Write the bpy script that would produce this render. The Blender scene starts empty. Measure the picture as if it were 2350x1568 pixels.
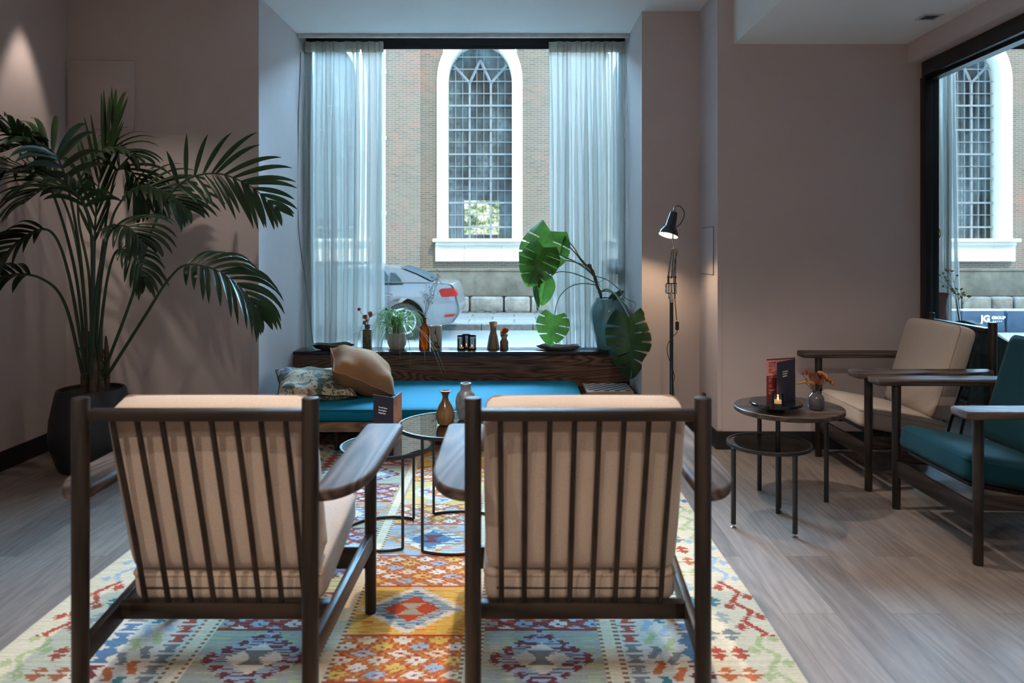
import bpy, bmesh, math, random
import numpy as np
from mathutils import Vector, Matrix, Euler
R = math.radians
random.seed(7)
SC = bpy.context.scene
COL = SC.collection
F, VX, HY, CH = 1750.0, 1180.0, 566.0, 1.3     # focal length in px, vanishing point, horizon row, camera height

def P(x, y, Y):
    return Vector(((x - VX) / F * Y, Y, CH - (y - HY) / F * Y))

# ---------------------------------------------------------------- camera, sky, sun, exposure
cd = bpy.data.cameras.new('camera'); cam = bpy.data.objects.new('camera', cd); COL.objects.link(cam)
cd.sensor_width = 36.0; cd.lens = F / 2350 * 36.0
cd.shift_x = (1175 - VX) / 2350; cd.shift_y = (HY - 784) / 2350
cam.location = (0, 0, CH); cam.rotation_euler = (R(90), 0, 0)
cd.clip_start = 0.05; cd.clip_end = 200
cd.dof.use_dof = True; cd.dof.focus_distance = 5.2; cd.dof.aperture_fstop = 3.2
SC.camera = cam
SC.view_settings.view_transform = 'Standard'; SC.view_settings.look = 'None'
SC.view_settings.gamma = 1.0; SC.view_settings.exposure = 0.5; SC.view_settings.use_curve_mapping = False
W = bpy.data.worlds.new('sky'); SC.world = W; W.use_nodes = True
wn = W.node_tree.nodes; wl = W.node_tree.links
bgn = wn['Background']
# bright blue sky over the church, paler and dimmer sky behind the hotel
wc = wn.new('ShaderNodeTexCoord'); wsep = wn.new('ShaderNodeSeparateXYZ'); wl.new(wc.outputs['Generated'], wsep.inputs[0])
wr = wn.new('ShaderNodeValToRGB'); wma = wn.new('ShaderNodeMath'); wma.operation = 'MULTIPLY_ADD'; wma.inputs[1].default_value = 0.5; wma.inputs[2].default_value = 0.5
wl.new(wsep.outputs[1], wma.inputs[0]); wl.new(wma.outputs[0], wr.inputs[0])
wr.color_ramp.elements[0].position = 0.30; wr.color_ramp.elements[0].color = (0.010, 0.0108, 0.0112, 1)
wr.color_ramp.elements[1].position = 0.72; wr.color_ramp.elements[1].color = (0.37, 0.66, 0.98, 1)
wz = wn.new('ShaderNodeValToRGB'); wl.new(wsep.outputs[2], wz.inputs[0])      # hazy bright lower sky, deeper zenith
wz.color_ramp.elements[0].position = 0.62; wz.color_ramp.elements[0].color = (1, 1, 1, 1)
wz.color_ramp.elements[1].position = 0.90; wz.color_ramp.elements[1].color = (0.25, 0.25, 0.25, 1)
wx = wn.new('ShaderNodeMix'); wx.data_type = 'RGBA'; wx.blend_type = 'MULTIPLY'; wx.inputs[0].default_value = 1.0
wl.new(wr.outputs[0], wx.inputs[6]); wl.new(wz.outputs[0], wx.inputs[7])
wl.new(wx.outputs[2], bgn.inputs[0]); bgn.inputs[1].default_value = 75.0
sd = bpy.data.lights.new('sun', 'SUN'); so = bpy.data.objects.new('sun', sd); COL.objects.link(so)
sd.energy = 2.7; sd.angle = R(3); sd.color = (1.0, 0.87, 0.74)
so.rotation_euler = Vector((-0.35, 0.62, -0.75)).to_track_quat('-Z', 'Y').to_euler()
def portal(name, x0, x1, z0, z1, y):
    l = bpy.data.lights.new(name, 'AREA'); o = bpy.data.objects.new(name, l); COL.objects.link(o)
    l.shape = 'RECTANGLE'; l.size = x1 - x0; l.size_y = z1 - z0; l.cycles.is_portal = True
    o.location = ((x0 + x1) / 2, y, (z0 + z1) / 2); o.rotation_euler = (R(-90), 0, 0)
portal('window_portal', -1.69, 0.9, 0.45, 3.0, 6.33)
portal('window_portal', 3.2, 5.6, 0.45, 3.0, 6.33)
def spot(name, loc, target, energy, ang, blend=0.6, color=(1.0, 0.85, 0.73), rad=0.03):
    l = bpy.data.lights.new(name, 'SPOT'); o = bpy.data.objects.new(name, l); COL.objects.link(o)
    l.energy = energy; l.spot_size = R(ang); l.spot_blend = blend; l.color = color; l.shadow_soft_size = rad
    o.location = loc; o.rotation_euler = (Vector(target) - Vector(loc)).to_track_quat('-Z', 'Y').to_euler()
    return o
# lounge ceiling downlights, plus wide fill spots added behind the camera
DOWNLIGHTS_AND_FILL = [
    ((-0.35, 2.55, 2.94), (-0.33, 2.75, 0), 165, 66),
    ((0.40, 3.75, 2.94), (0.8, 3.5, 0), 90, 78),
    ((-2.80, 4.58, 2.94), (-2.93, 4.62, 0.6), 28, 46),
    ((-2.62, 3.75, 2.94), (-2.2, 4.75, 0.9), 32, 60),
    ((-0.45, 0.30, 2.94), (-0.40, 2.0, 0.50), 62, 80),
    ((-1.9, -0.6, 2.94), (-1.9, -0.3, 0), 150, 120),  # added fill, unseen: bounces off the floor to lift the whole room
    ((0.6, -1.2, 2.94), (0.6, -1.0, 0), 200, 125),  # another added fill spot out of view, only for bounce light
    ((1.15, 1.6, 2.58), (1.7, 2.9, 0), 45, 85),
    ((2.20, 3.70, 2.58), (2.1, 3.5, 0), 18, 90),
]
for i, (a_, b_, e_, g_) in enumerate(DOWNLIGHTS_AND_FILL):
    spot('spotlight', a_, b_, e_, g_)

# ---------------------------------------------------------------- helpers
def tag(o, label=None, cat=None, group=None, kind=None):
    if label: o['label'] = label
    if cat: o['category'] = cat
    if group: o['group'] = group
    if kind: o['kind'] = kind
    return o

def thing(name, label, cat, loc=(0, 0, 0), rz=0.0, group=None):
    o = bpy.data.objects.new(name, None); COL.objects.link(o)
    o.empty_display_size = 0.1; o.location = loc; o.rotation_euler = (0, 0, rz)
    return tag(o, label, cat, group)

def copy_tree(o, parent=None):
    c = o.copy(); COL.objects.link(c)
    if parent: c.parent = parent
    for ch in list(o.children): copy_tree(ch, c)
    return c

def smoothstep(a, b, x):
    t = max(0.0, min(1.0, (x - a) / (b - a))); return t * t * (3 - 2 * t)

def spline(pts, n):
    pts = [Vector(p) for p in pts]; q = [pts[0] * 2 - pts[1]] + pts + [pts[-1] * 2 - pts[-2]]
    out = []; m = len(pts) - 1
    for i in range(n + 1):
        t = i / n * m; k = min(int(t), m - 1); u = t - k
        a, b, c, d = q[k], q[k + 1], q[k + 2], q[k + 3]
        out.append(0.5 * ((2 * b) + (c - a) * u + (2 * a - 5 * b + 4 * c - d) * u * u + (3 * b - a - 3 * c + d) * u ** 3))
    return out

class G:
    """collects shapes and links them as one mesh object"""
    def __init__(s): s.v = []; s.f = []; s.m = []; s.mi = 0
    def add(s, verts, faces, M=None):
        k = len(s.v)
        for p in verts: s.v.append(tuple(M @ Vector(p)) if M else tuple(p))
        for f in faces: s.f.append(tuple(i + k for i in f)); s.m.append(s.mi)
        return s
    def bm(s, b, M=None):
        b.verts.index_update()
        s.add([v.co for v in b.verts], [[v.index for v in f.verts] for f in b.faces], M); b.free(); return s
    def box(s, c, d, bev=0.0, seg=2, M=None):
        b = bmesh.new(); bmesh.ops.create_cube(b, size=1.0)
        for v in b.verts: v.co = Vector((v.co.x * d[0] + c[0], v.co.y * d[1] + c[1], v.co.z * d[2] + c[2]))
        if bev: bmesh.ops.bevel(b, geom=list(b.edges), offset=bev, segments=seg, profile=0.5, affect='EDGES')
        return s.bm(b, M)
    def span(s, x0, x1, y0, y1, z0, z1, bev=0.0):
        return s.box(((x0 + x1) / 2, (y0 + y1) / 2, (z0 + z1) / 2), (abs(x1 - x0), abs(y1 - y0), abs(z1 - z0)), bev)
    def tube(s, pts, r, n=8, closed=False, cap=True, flat=1.0, M=None):
        pts = [Vector(p) for p in pts]; m = len(pts)
        rs = r if isinstance(r, (list, tuple)) else [r] * m
        V = []; Fc = []; up = None
        for i, p in enumerate(pts):
            if closed: t = pts[(i + 1) % m] - pts[i - 1]
            else: t = pts[min(i + 1, m - 1)] - pts[max(i - 1, 0)]
            t = t.normalized() if t.length > 1e-9 else Vector((0, 0, 1))
            if up is None:
                up = Vector((0, 0, 1)) if abs(t.z) < 0.9 else Vector((0, 1, 0))
            a = up.cross(t); a = a.normalized() if a.length > 1e-6 else t.orthogonal().normalized()
            b = t.cross(a).normalized(); up = b
            for k in range(n):
                w = 2 * math.pi * k / n; V.append(p + a * (math.cos(w) * rs[i]) + b * (math.sin(w) * rs[i] * flat))
        for i in range(m if closed else m - 1):
            j = (i + 1) % m
            for k in range(n):
                l = (k + 1) % n; Fc.append((i * n + k, i * n + l, j * n + l, j * n + k))
        if cap and not closed:
            Fc.append(tuple(reversed(range(n)))); Fc.append(tuple((m - 1) * n + k for k in range(n)))
        return s.add(V, Fc, M)
    def cyl(s, p0, p1, r0, r1=None, n=20, bev=0.0):
        r1 = r0 if r1 is None else r1; p0 = Vector(p0); p1 = Vector(p1); d = (p1 - p0).normalized()
        if bev:
            return s.tube([p0, p0 + d * bev * 0.3, p0 + d * bev, p1 - d * bev, p1 - d * bev * 0.3, p1],
                          [r0 - bev, r0 - bev * 0.3, r0, r1, r1 - bev * 0.3, r1 - bev], n)
        return s.tube([p0, p1], [r0, r1], n)
    def lathe(s, prof, n=32, at=(0, 0, 0), M=None, wob=None):
        V = []; Fc = []; rows = []
        for (r, z) in prof:
            if r < 1e-6: rows.append([len(V)]); V.append((at[0], at[1], at[2] + z))
            else:
                row = []
                for k in range(n):
                    w = 2 * math.pi * k / n; rr = r * (wob(w, z) if wob else 1)
                    row.append(len(V)); V.append((at[0] + rr * math.cos(w), at[1] + rr * math.sin(w), at[2] + z))
                rows.append(row)
        for a, b in zip(rows[:-1], rows[1:]):
            for k in range(n):
                l = (k + 1) % n
                if len(a) == 1 and len(b) == 1: continue
                if len(a) == 1: Fc.append((a[0], b[l], b[k]))
                elif len(b) == 1: Fc.append((a[k], a[l], b[0]))
                else: Fc.append((a[k], a[l], b[l], b[k]))
        return s.add(V, Fc, M)
    def prism(s, poly, z0, z1, bev=0.0, seg=2, M=None):
        b = bmesh.new(); vs = [b.verts.new((p[0], p[1], z0)) for p in poly]
        f = b.faces.new(vs); r = bmesh.ops.extrude_face_region(b, geom=[f])
        for e in r['geom']:
            if isinstance(e, bmesh.types.BMVert): e.co.z = z1
        bmesh.ops.recalc_face_normals(b, faces=b.faces)
        if bev:
            es = [e for e in b.edges if abs(e.verts[0].co.z - e.verts[1].co.z) < 1e-6]
            bmesh.ops.bevel(b, geom=es, offset=bev, segments=seg, profile=0.5, affect='EDGES')
        return s.bm(b, M)
    def rbox(s, d, r, res=10, puff=(0, 0, 0), M=None, sag=None):
        """soft cushion: box of size d with edges of radius r, faces puffed outward"""
        b = bmesh.new(); bmesh.ops.create_cube(b, size=2.0)
        bmesh.ops.subdivide_edges(b, edges=list(b.edges), cuts=res, use_grid_fill=True)
        h = Vector((d[0] / 2, d[1] / 2, d[2] / 2)); rr = min(r, min(h) * 0.999)
        for v in b.verts:
            u = v.co.copy()
            # denser towards the edges
            u = Vector([math.copysign(1 - (1 - abs(c)) ** 1.45, c) if abs(c) < 1 else c for c in u])
            p = Vector((u.x * h.x, u.y * h.y, u.z * h.z))
            q = Vector([max(-(h[i] - rr), min(h[i] - rr, p[i])) for i in range(3)])
            e = p - q
            if e.length > 1e-9: p = q + e.normalized() * rr
            p.x += puff[0] * u.x * (1 - u.y ** 2) * (1 - u.z ** 2)
            p.y += puff[1] * u.y * (1 - u.x ** 2) * (1 - u.z ** 2)
            p.z += puff[2] * u.z * (1 - u.x ** 2) * (1 - u.y ** 2)
            if sag: p = sag(p, u)
            v.co = p
        bmesh.ops.recalc_face_normals(b, faces=b.faces)
        return s.bm(b, M)
    def ribbon(s, pts, w, nrm=None, fold=0.0):
        """thin leaf strip along pts, half widths w, optional V fold"""
        pts = [Vector(p) for p in pts]; V = []; Fc = []; m = len(pts)
        for i, p in enumerate(pts):
            t = (pts[min(i + 1, m - 1)] - pts[max(i - 1, 0)]).normalized()
            a = t.cross(nrm if nrm is not None else Vector((0, 0, 1)))
            a = a.normalized() if a.length > 1e-6 else t.orthogonal().normalized()
            nn = a.cross(t)
            wi = w[i] if isinstance(w, (list, tuple)) else w
            V += [p - a * wi + nn * fold * wi, p, p + a * wi + nn * fold * wi]
        for i in range(m - 1):
            k = 3 * i; Fc += [(k, k + 1, k + 4, k + 3), (k + 1, k + 2, k + 5, k + 4)]
        return s.add(V, Fc)
    def ball(s, c, r, n=10, sc=(1, 1, 1)):
        b = bmesh.new(); bmesh.ops.create_uvsphere(b, u_segments=n, v_segments=max(5, n * 2 // 3), radius=1.0)
        for v in b.verts: v.co = Vector((v.co.x * r * sc[0] + c[0], v.co.y * r * sc[1] + c[1], v.co.z * r * sc[2] + c[2]))
        return s.bm(b)
    def obj(s, name, mat, parent=None, smooth=35, loc=None, kind=None):
        me = bpy.data.meshes.new(name); me.from_pydata(s.v, [], s.f)
        for m in (mat if isinstance(mat, (list, tuple)) else [mat]): me.materials.append(m)
        if any(s.m): me.polygons.foreach_set('material_index', s.m)
        me.validate(clean_customdata=False)
        if smooth:
            me.polygons.foreach_set('use_smooth', [True] * len(me.polygons))
            me.update()
            me.set_sharp_from_angle(angle=R(smooth))
        me.update()
        o = bpy.data.objects.new(name, me); COL.objects.link(o)
        if parent: o.parent = parent
        if loc is not None: o.location = loc
        if kind: o['kind'] = kind
        return o

def solo(name, g, mat, label, cat, group=None, smooth=35, loc=None):
    return tag(g.obj(name, mat, None, smooth, loc), label, cat, group)

def text(name, body, size, mat, parent, M, align='LEFT', bold=0.0):
    cu = bpy.data.curves.new(name, 'FONT'); cu.body = body; cu.size = size; cu.align_x = align; cu.extrude = 0.0002
    cu.offset = bold; cu.resolution_u = 3
    t = bpy.data.objects.new(name, cu); COL.objects.link(t)
    bpy.context.view_layer.update()
    me = bpy.data.meshes.new_from_object(t.evaluated_get(bpy.context.evaluated_depsgraph_get()))
    bpy.data.objects.remove(t); bpy.data.curves.remove(cu)
    me.materials.clear(); me.materials.append(mat); me.transform(M)
    o = bpy.data.objects.new(name, me); COL.objects.link(o); o.parent = parent
    return o

# ---------------------------------------------------------------- materials
class NT:
    def __init__(s, name):
        s.mat = bpy.data.materials.new(name); s.mat.use_nodes = True
        s.t = s.mat.node_tree; s.n = s.t.nodes; s.l = s.t.links
        s.b = s.n['Principled BSDF']; s.out = s.n['Material Output']
    def new(s, typ, **kw):
        x = s.n.new(typ)
        for k, v in kw.items(): setattr(x, k, v)
        return x
    def coord(s, scale=(1, 1, 1), kind='Object', rot=(0, 0, 0)):
        c = s.new('ShaderNodeTexCoord'); m = s.new('ShaderNodeMapping')
        m.inputs['Scale'].default_value = scale; m.inputs['Rotation'].default_value = rot
        s.l.new(c.outputs[kind], m.inputs[0]); return m.outputs[0]
    def noise(s, vec, scale, detail=4, rough=0.55, dist=0.0):
        x = s.new('ShaderNodeTexNoise'); x.inputs['Scale'].default_value = scale; x.inputs['Detail'].default_value = detail
        x.inputs['Roughness'].default_value = rough; x.inputs['Distortion'].default_value = dist
        s.l.new(vec, x.inputs['Vector']); return x.outputs['Fac']
    def ramp(s, fac, stops, interp='LINEAR'):
        x = s.new('ShaderNodeValToRGB'); x.color_ramp.interpolation = interp; e = x.color_ramp.elements
        while len(e) < len(stops): e.new(0.5)
        for i, (p, c) in enumerate(stops):
            e[i].position = p; e[i].color = (*c, 1) if len(c) == 3 else c
        s.l.new(fac, x.inputs[0]); return x.outputs[0]
    def mix(s, fac, a, b, mode='MIX'):
        x = s.new('ShaderNodeMix', data_type='RGBA', blend_type=mode)
        for sock, v in ((0, fac), (6, a), (7, b)):
            if isinstance(v, bpy.types.NodeSocket): s.l.new(v, x.inputs[sock])
            elif isinstance(v, (int, float)): x.inputs[sock].default_value = v
            else: x.inputs[sock].default_value = (*v, 1)
        return x.outputs[2]
    def math(s, op, a, b=None):
        x = s.new('ShaderNodeMath', operation=op)
        for i, v in enumerate((a, b)):
            if v is None: continue
            if isinstance(v, bpy.types.NodeSocket): s.l.new(v, x.inputs[i])
            else: x.inputs[i].default_value = v
        return x.outputs[0]
    def set(s, color=None, rough=None, metal=None, spec=None, trans=None, ior=None, coat=None, sheen=None):
        def put(k, v):
            if v is None: return
            if isinstance(v, bpy.types.NodeSocket): s.l.new(v, s.b.inputs[k])
            else: s.b.inputs[k].default_value = (*v, 1) if isinstance(v, tuple) else v
        put('Base Color', color); put('Roughness', rough); put('Metallic', metal); put('Specular IOR Level', spec)
        put('Transmission Weight', trans); put('IOR', ior); put('Coat Weight', coat); put('Sheen Weight', sheen)
        return s
    def bump(s, h, strength=0.3, dist=0.01):
        x = s.new('ShaderNodeBump'); x.inputs['Strength'].default_value = strength; x.inputs['Distance'].default_value = dist
        s.l.new(h, x.inputs['Height']); s.l.new(x.outputs[0], s.b.inputs['Normal']); return s

def plain(name, c, rough=0.5, metal=0.0, spec=0.5, var=0.12, scale=14.0, bump=0.0, coat=0.0, sheen=0.0):
    t = NT(name); v = t.coord()
    n = t.noise(v, scale, 3)
    col = t.ramp(n, [(0.3, tuple(x * (1 - var) for x in c)), (0.7, tuple(min(1, x * (1 + var)) for x in c))])
    t.set(col, rough, metal, spec, coat=coat, sheen=sheen)
    if bump: t.bump(t.noise(v, scale * 12, 3), bump, 0.004)
    return t.mat

def wood(name, dark, light, axis='Z', scale=1.0, rough=0.45, rings=9.0, spec=0.4):
    t = NT(name); st = {'X': (0.12, 1, 1), 'Y': (1, 0.12, 1), 'Z': (1, 1, 0.12)}[axis]
    v = t.coord(tuple(a * scale for a in st))
    big = t.noise(v, 5.0, 2, 0.5, 0.6)
    rg = t.math('PINGPONG', t.math('MULTIPLY', big, rings), 0.5)
    fine = t.noise(t.coord(tuple(a * scale * b for a, b in zip(st, (1, 1, 1)))), 90.0, 4, 0.7)
    f = t.math('ADD', t.math('MULTIPLY', rg, 1.1), t.math('MULTIPLY', fine, 0.5))
    col = t.ramp(f, [(0.25, dark), (0.8, light)])
    t.set(col, rough, 0, spec); t.bump(fine, 0.12, 0.003)
    return t.mat

def cloth(name, c, scale=420.0, var=0.18, rough=0.9, sheen=0.25):
    t = NT(name); v = t.coord()
    n = t.noise(v, scale, 2, 0.6); m = t.noise(v, 6.0, 2)
    col = t.mix(t.ramp(n, [(0.35, (0, 0, 0)), (0.65, (1, 1, 1))]), tuple(x * (1 - var) for x in c), tuple(min(1, x * (1 + var)) for x in c))
    col = t.mix(0.12, col, t.ramp(m, [(0.3, tuple(x * 0.6 for x in c)), (0.7, c)]))
    t.set(col, rough, 0, 0.2, sheen=sheen); t.bump(n, 0.25, 0.002)
    return t.mat

def glassy(name, tint=(1, 1, 1), ior=1.45, gloss=(1, 1, 1), rough=0.0, extra=0.0):
    """thin sheet: see-through tint mixed with a mirror by Fresnel"""
    t = NT(name); tr = t.new('ShaderNodeBsdfTransparent'); gl = t.new('ShaderNodeBsdfGlossy'); mx = t.new('ShaderNodeMixShader')
    fr = t.new('ShaderNodeFresnel'); fr.inputs[0].default_value = ior
    tr.inputs[0].default_value = (*tint, 1); gl.inputs[0].default_value = (*gloss, 1); gl.inputs['Roughness'].default_value = rough
    fac = t.math('ADD', fr.outputs[0], extra) if extra else fr.outputs[0]
    t.l.new(fac, mx.inputs[0]); t.l.new(tr.outputs[0], mx.inputs[1]); t.l.new(gl.outputs[0], mx.inputs[2])
    t.l.new(mx.outputs[0], t.out.inputs[0]); return t.mat

def sheer(name, c, clear, transl=0.5):
    t = NT(name); tr = t.new('ShaderNodeBsdfTransparent'); df = t.new('ShaderNodeBsdfDiffuse'); tl = t.new('ShaderNodeBsdfTranslucent')
    for x in (df, tl): x.inputs[0].default_value = (*c, 1)
    a = t.new('ShaderNodeMixShader'); a.inputs[0].default_value = transl
    t.l.new(df.outputs[0], a.inputs[1]); t.l.new(tl.outputs[0], a.inputs[2])
    b = t.new('ShaderNodeMixShader')
    v = t.coord((1, 1, 1)); n = t.noise(v, 700, 1)
    fac = t.math('ADD', t.math('MULTIPLY', n, 0.16), clear - 0.08); t.l.new(fac, b.inputs[0])
    t.l.new(a.outputs[0], b.inputs[1]); t.l.new(tr.outputs[0], b.inputs[2]); t.l.new(b.outputs[0], t.out.inputs[0]); return t.mat

def leafy(name, c1, c2, rough=0.35, scale=9.0, transl=0.2):
    t = NT(name); v = t.coord(); n = t.noise(v, scale, 3)
    col = t.ramp(n, [(0.3, c1), (0.7, c2)]); t.set(col, rough, 0, 0.5)
    tl = t.new('ShaderNodeBsdfTranslucent'); t.l.new(col, tl.inputs[0])
    m = t.new('ShaderNodeMixShader'); m.inputs[0].default_value = transl
    t.l.new(t.b.outputs[0], m.inputs[1]); t.l.new(tl.outputs[0], m.inputs[2]); t.l.new(m.outputs[0], t.out.inputs[0]); return t.mat

def emit(name, c, e):
    t = NT(name); t.set((0, 0, 0), 0.5); t.b.inputs['Emission Color'].default_value = (*c, 1); t.b.inputs['Emission Strength'].default_value = e
    return t.mat

M_WALL = plain('wall_paint', (0.57, 0.485, 0.462), 0.85, var=0.03, scale=3, bump=0.04, spec=0.2)
M_CEIL = plain('ceiling_paint', (0.78, 0.76, 0.73), 0.85, var=0.02, scale=3, spec=0.2)
M_BASE = plain('baseboard_black', (0.012, 0.012, 0.014), 0.5, var=0.1)
M_BLACK = plain('black_metal', (0.012, 0.013, 0.014), 0.38, spec=0.5, var=0.1)
M_FRAME = plain('window_frame_black', (0.01, 0.012, 0.013), 0.35, var=0.1)
M_SILLTOP = plain('black_stone_top', (0.010, 0.012, 0.014), 0.22, spec=0.6, var=0.15)
M_CHROME = plain('chrome', (0.6, 0.6, 0.6), 0.18, 1.0, var=0.05)
M_BRASS = plain('brass', (0.65, 0.5, 0.22), 0.25, 1.0, var=0.1)
M_OAKZ = wood('smoked_oak_upright', (0.008, 0.0055, 0.004), (0.030, 0.020, 0.0145), 'Z')
M_OAKX = wood('smoked_oak_crosswise', (0.008, 0.0055, 0.004), (0.030, 0.020, 0.0145), 'X')
M_OAKY = wood('smoked_oak_lengthwise', (0.014, 0.009, 0.007), (0.050, 0.034, 0.026), 'Y', rough=0.38)
M_ARM = wood('smoked_oak_armrest', (0.032, 0.023, 0.019), (0.12, 0.088, 0.076), 'Y', 0.9, rough=0.6, rings=11, spec=0.25)
M_PANEL = wood('smoked_oak_panel', (0.045, 0.024, 0.016), (0.19, 0.105, 0.070), 'X', 1.1, rough=0.55, rings=20, spec=0.25)
M_BENCHOAK = wood('daybed_oak', (0.09, 0.052, 0.03), (0.30, 0.18, 0.10), 'X', 1.2, rough=0.45)
M_BEIGE = cloth('beige_wool', (0.50, 0.41, 0.335))
M_TEAL = cloth('teal_wool', (0.002, 0.042, 0.056), sheen=0.04)
M_TEALBED = cloth('petrol_wool', (0.001, 0.15, 0.23), sheen=0.0)
M_TAN = cloth('tan_linen', (0.32, 0.145, 0.062), 300, 0.14, sheen=0.0)
M_LINEN = sheer('sheer_linen', (0.42, 0.385, 0.34), 0.50, 0.5)
M_TAPE = sheer('curtain_heading_tape', (0.56, 0.53, 0.43), 0.10, 0.5)
M_GLASS = glassy('window_glass', (0.93, 0.97, 0.97), 1.4)
# ================================================================ the setting
LW, YL, JL, JR, YLAMP, XS, YP, XP = -2.97, 5.055, -1.693, 0.90, 5.377, 1.306, 4.894, 2.606
CEIL, SOF, YB = 2.96, 2.60, -2.6
def floor_mat():
    t = NT('oak_plank_floor')
    b = t.new('ShaderNodeTexBrick'); b.offset = 0.37; b.squash = 1
    v = t.coord((1, 1, 1), 'Object', (0, 0, R(90)))
    t.l.new(v, b.inputs['Vector'])
    b.inputs['Scale'].default_value = 1; b.inputs['Brick Width'].default_value = 1.35; b.inputs['Row Height'].default_value = 0.19
    b.inputs['Mortar Size'].default_value = 0.0009; b.inputs['Mortar Smooth'].default_value = 0.3
    b.inputs['Color1'].default_value = (0.0, 0.0, 0.0, 1); b.inputs['Color2'].default_value = (1, 1, 1, 1); b.inputs['Mortar'].default_value = (0.1, 0.1, 0.1, 1)
    sp = t.new('ShaderNodeSeparateColor'); t.l.new(b.outputs['Color'], sp.inputs[0])
    g0 = t.coord((1, 0.10, 1))
    ad = t.new('ShaderNodeVectorMath', operation='MULTIPLY_ADD'); t.l.new(b.outputs['Color'], ad.inputs[0]); ad.inputs[1].default_value = (3.1, 7.7, 0); t.l.new(g0, ad.inputs[2])
    big = t.noise(ad.outputs[0], 4.5, 2, 0.5, 0.5)
    rg = t.math('PINGPONG', t.math('MULTIPLY', big, 15.0), 0.5)
    fine = t.noise(ad.outputs[0], 70, 4, 0.7)
    f = t.math('ADD', t.math('MULTIPLY', rg, 0.5), t.math('MULTIPLY', fine, 0.6))
    f = t.math('ADD', f, t.math('MULTIPLY', sp.outputs[0], 0.32))
    col = t.ramp(f, [(0.2, (0.098, 0.078, 0.068)), (0.95, (0.265, 0.217, 0.188))])
    col = t.mix(b.outputs['Fac'], col, (0.05, 0.04, 0.035))
    t.set(col, 0.56, 0, 0.32); t.bump(fine, 0.06, 0.002); return t.mat
M_FLOOR = floor_mat()
def st(name, g, m, smooth=0): return g.obj(name, m, None, smooth, kind='structure')
g = G().span(LW - 0.3, 6.0, YB - 0.2, 6.4, -0.12, 0.0); st('floor', g, M_FLOOR)
g = G().span(LW - 0.3, 6.0, YB - 0.2, 5.94, CEIL, CEIL + 0.3).span(LW - 0.3, 6.0, 5.94, 6.5, CEIL + 0.17, CEIL + 0.3); st('ceiling', g, M_CEIL)
st('wall_left', G().span(LW - 0.3, LW, YB - 0.2, 6.4, 0, CEIL), M_WALL)
st('wall_beside_palm', G().span(LW, JL, YL, 6.42, 0, CEIL + 0.17), M_WALL)
st('wall_behind_lamp', G().span(JR, XS, YLAMP, 6.42, 0, CEIL + 0.17), M_WALL)
st('wall_pillar', G().span(XS, 2.70, YP, 6.42, 0, CEIL + 0.17), M_WALL)
st('wall_street', G().span(2.70, 3.2, 6.12, 6.42, 0, CEIL + 0.17).span(5.6, 6.0, 6.12, 6.42, 0, CEIL + 0.17)
   .span(JL, JR, 6.18, 6.42, -0.1, 0.40).span(3.2, 5.6, 6.18, 6.42, -0.1, 0.40), M_WALL)
st('wall_rear', G().span(LW - 0.3, 6.0, YB - 0.2, YB, 0, CEIL), M_WALL)
st('wall_right', G().span(2.66, 2.76, YB, 1.3, 0, SOF), M_WALL)
st('wall_next_room', G().span(5.9, 6.0, YB, 6.42, 0, CEIL + 0.17), M_WALL)
# dropped ceiling on the right and the bulkhead over the opening
def slant(x, Y, k): return x - k * (YP - Y)
g = G(); y0 = YB
g.prism([(1.409, y0), (1.409, YP), (2.60, YP), (2.60, y0)], SOF, CEIL); st('ceiling_dropped', g, M_CEIL)
g = G(); g.prism([(slant(2.52, y0, 0.03), y0), (2.52, YP), (2.72, YP), (2.74, y0)], 2.478, CEIL, 0.006); st('trim_bulkhead', g, M_WALL, 30)
# black frame of the wide opening
k = 0.0394
g = G(); g.prism([(slant(XP, 1.2, k), 1.2), (XP, YP - 0.02), (XP + 0.115, YP - 0.02), (slant(XP + 0.115, 1.2, k), 1.2)], 2.385, 2.478, 0.004)
g.prism([(slant(XP + 0.04, 1.2, k), 1.2), (XP + 0.04, YP - 0.03), (XP + 0.10, YP - 0.03), (slant(XP + 0.10, 1.2, k), 1.2)], 2.365, 2.386)
g.span(XP, XP + 0.05, YP - 0.06, YP - 0.002, 0, 2.38, 0.004).span(XP + 0.05, XP + 0.105, YP - 0.03, YP - 0.002, 0, 2.38, 0.003)
g.span(XP + 0.0, XP + 0.115, YP - 0.002, YP + 0.05, 0, 2.38)
st('trim_opening_frame', g, M_FRAME, 30)
# baseboards
H = 0.115
st('baseboard_left', G().span(LW, LW + 0.014, YB, YL, 0, H, 0.003), M_BASE)
st('baseboard_palm', G().span(LW + 0.014, JL, YL - 0.014, YL, 0, H, 0.003), M_BASE)
st('baseboard_lamp', G().span(JR, XS, YLAMP - 0.014, YLAMP, 0, H, 0.003), M_BASE)
st('baseboard_pillar', G().span(XS - 0.014, XS, YP, YLAMP - 0.014, 0, H, 0.003).span(XS - 0.014, XP, YP - 0.014, YP, 0, H, 0.003), M_BASE)
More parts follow.
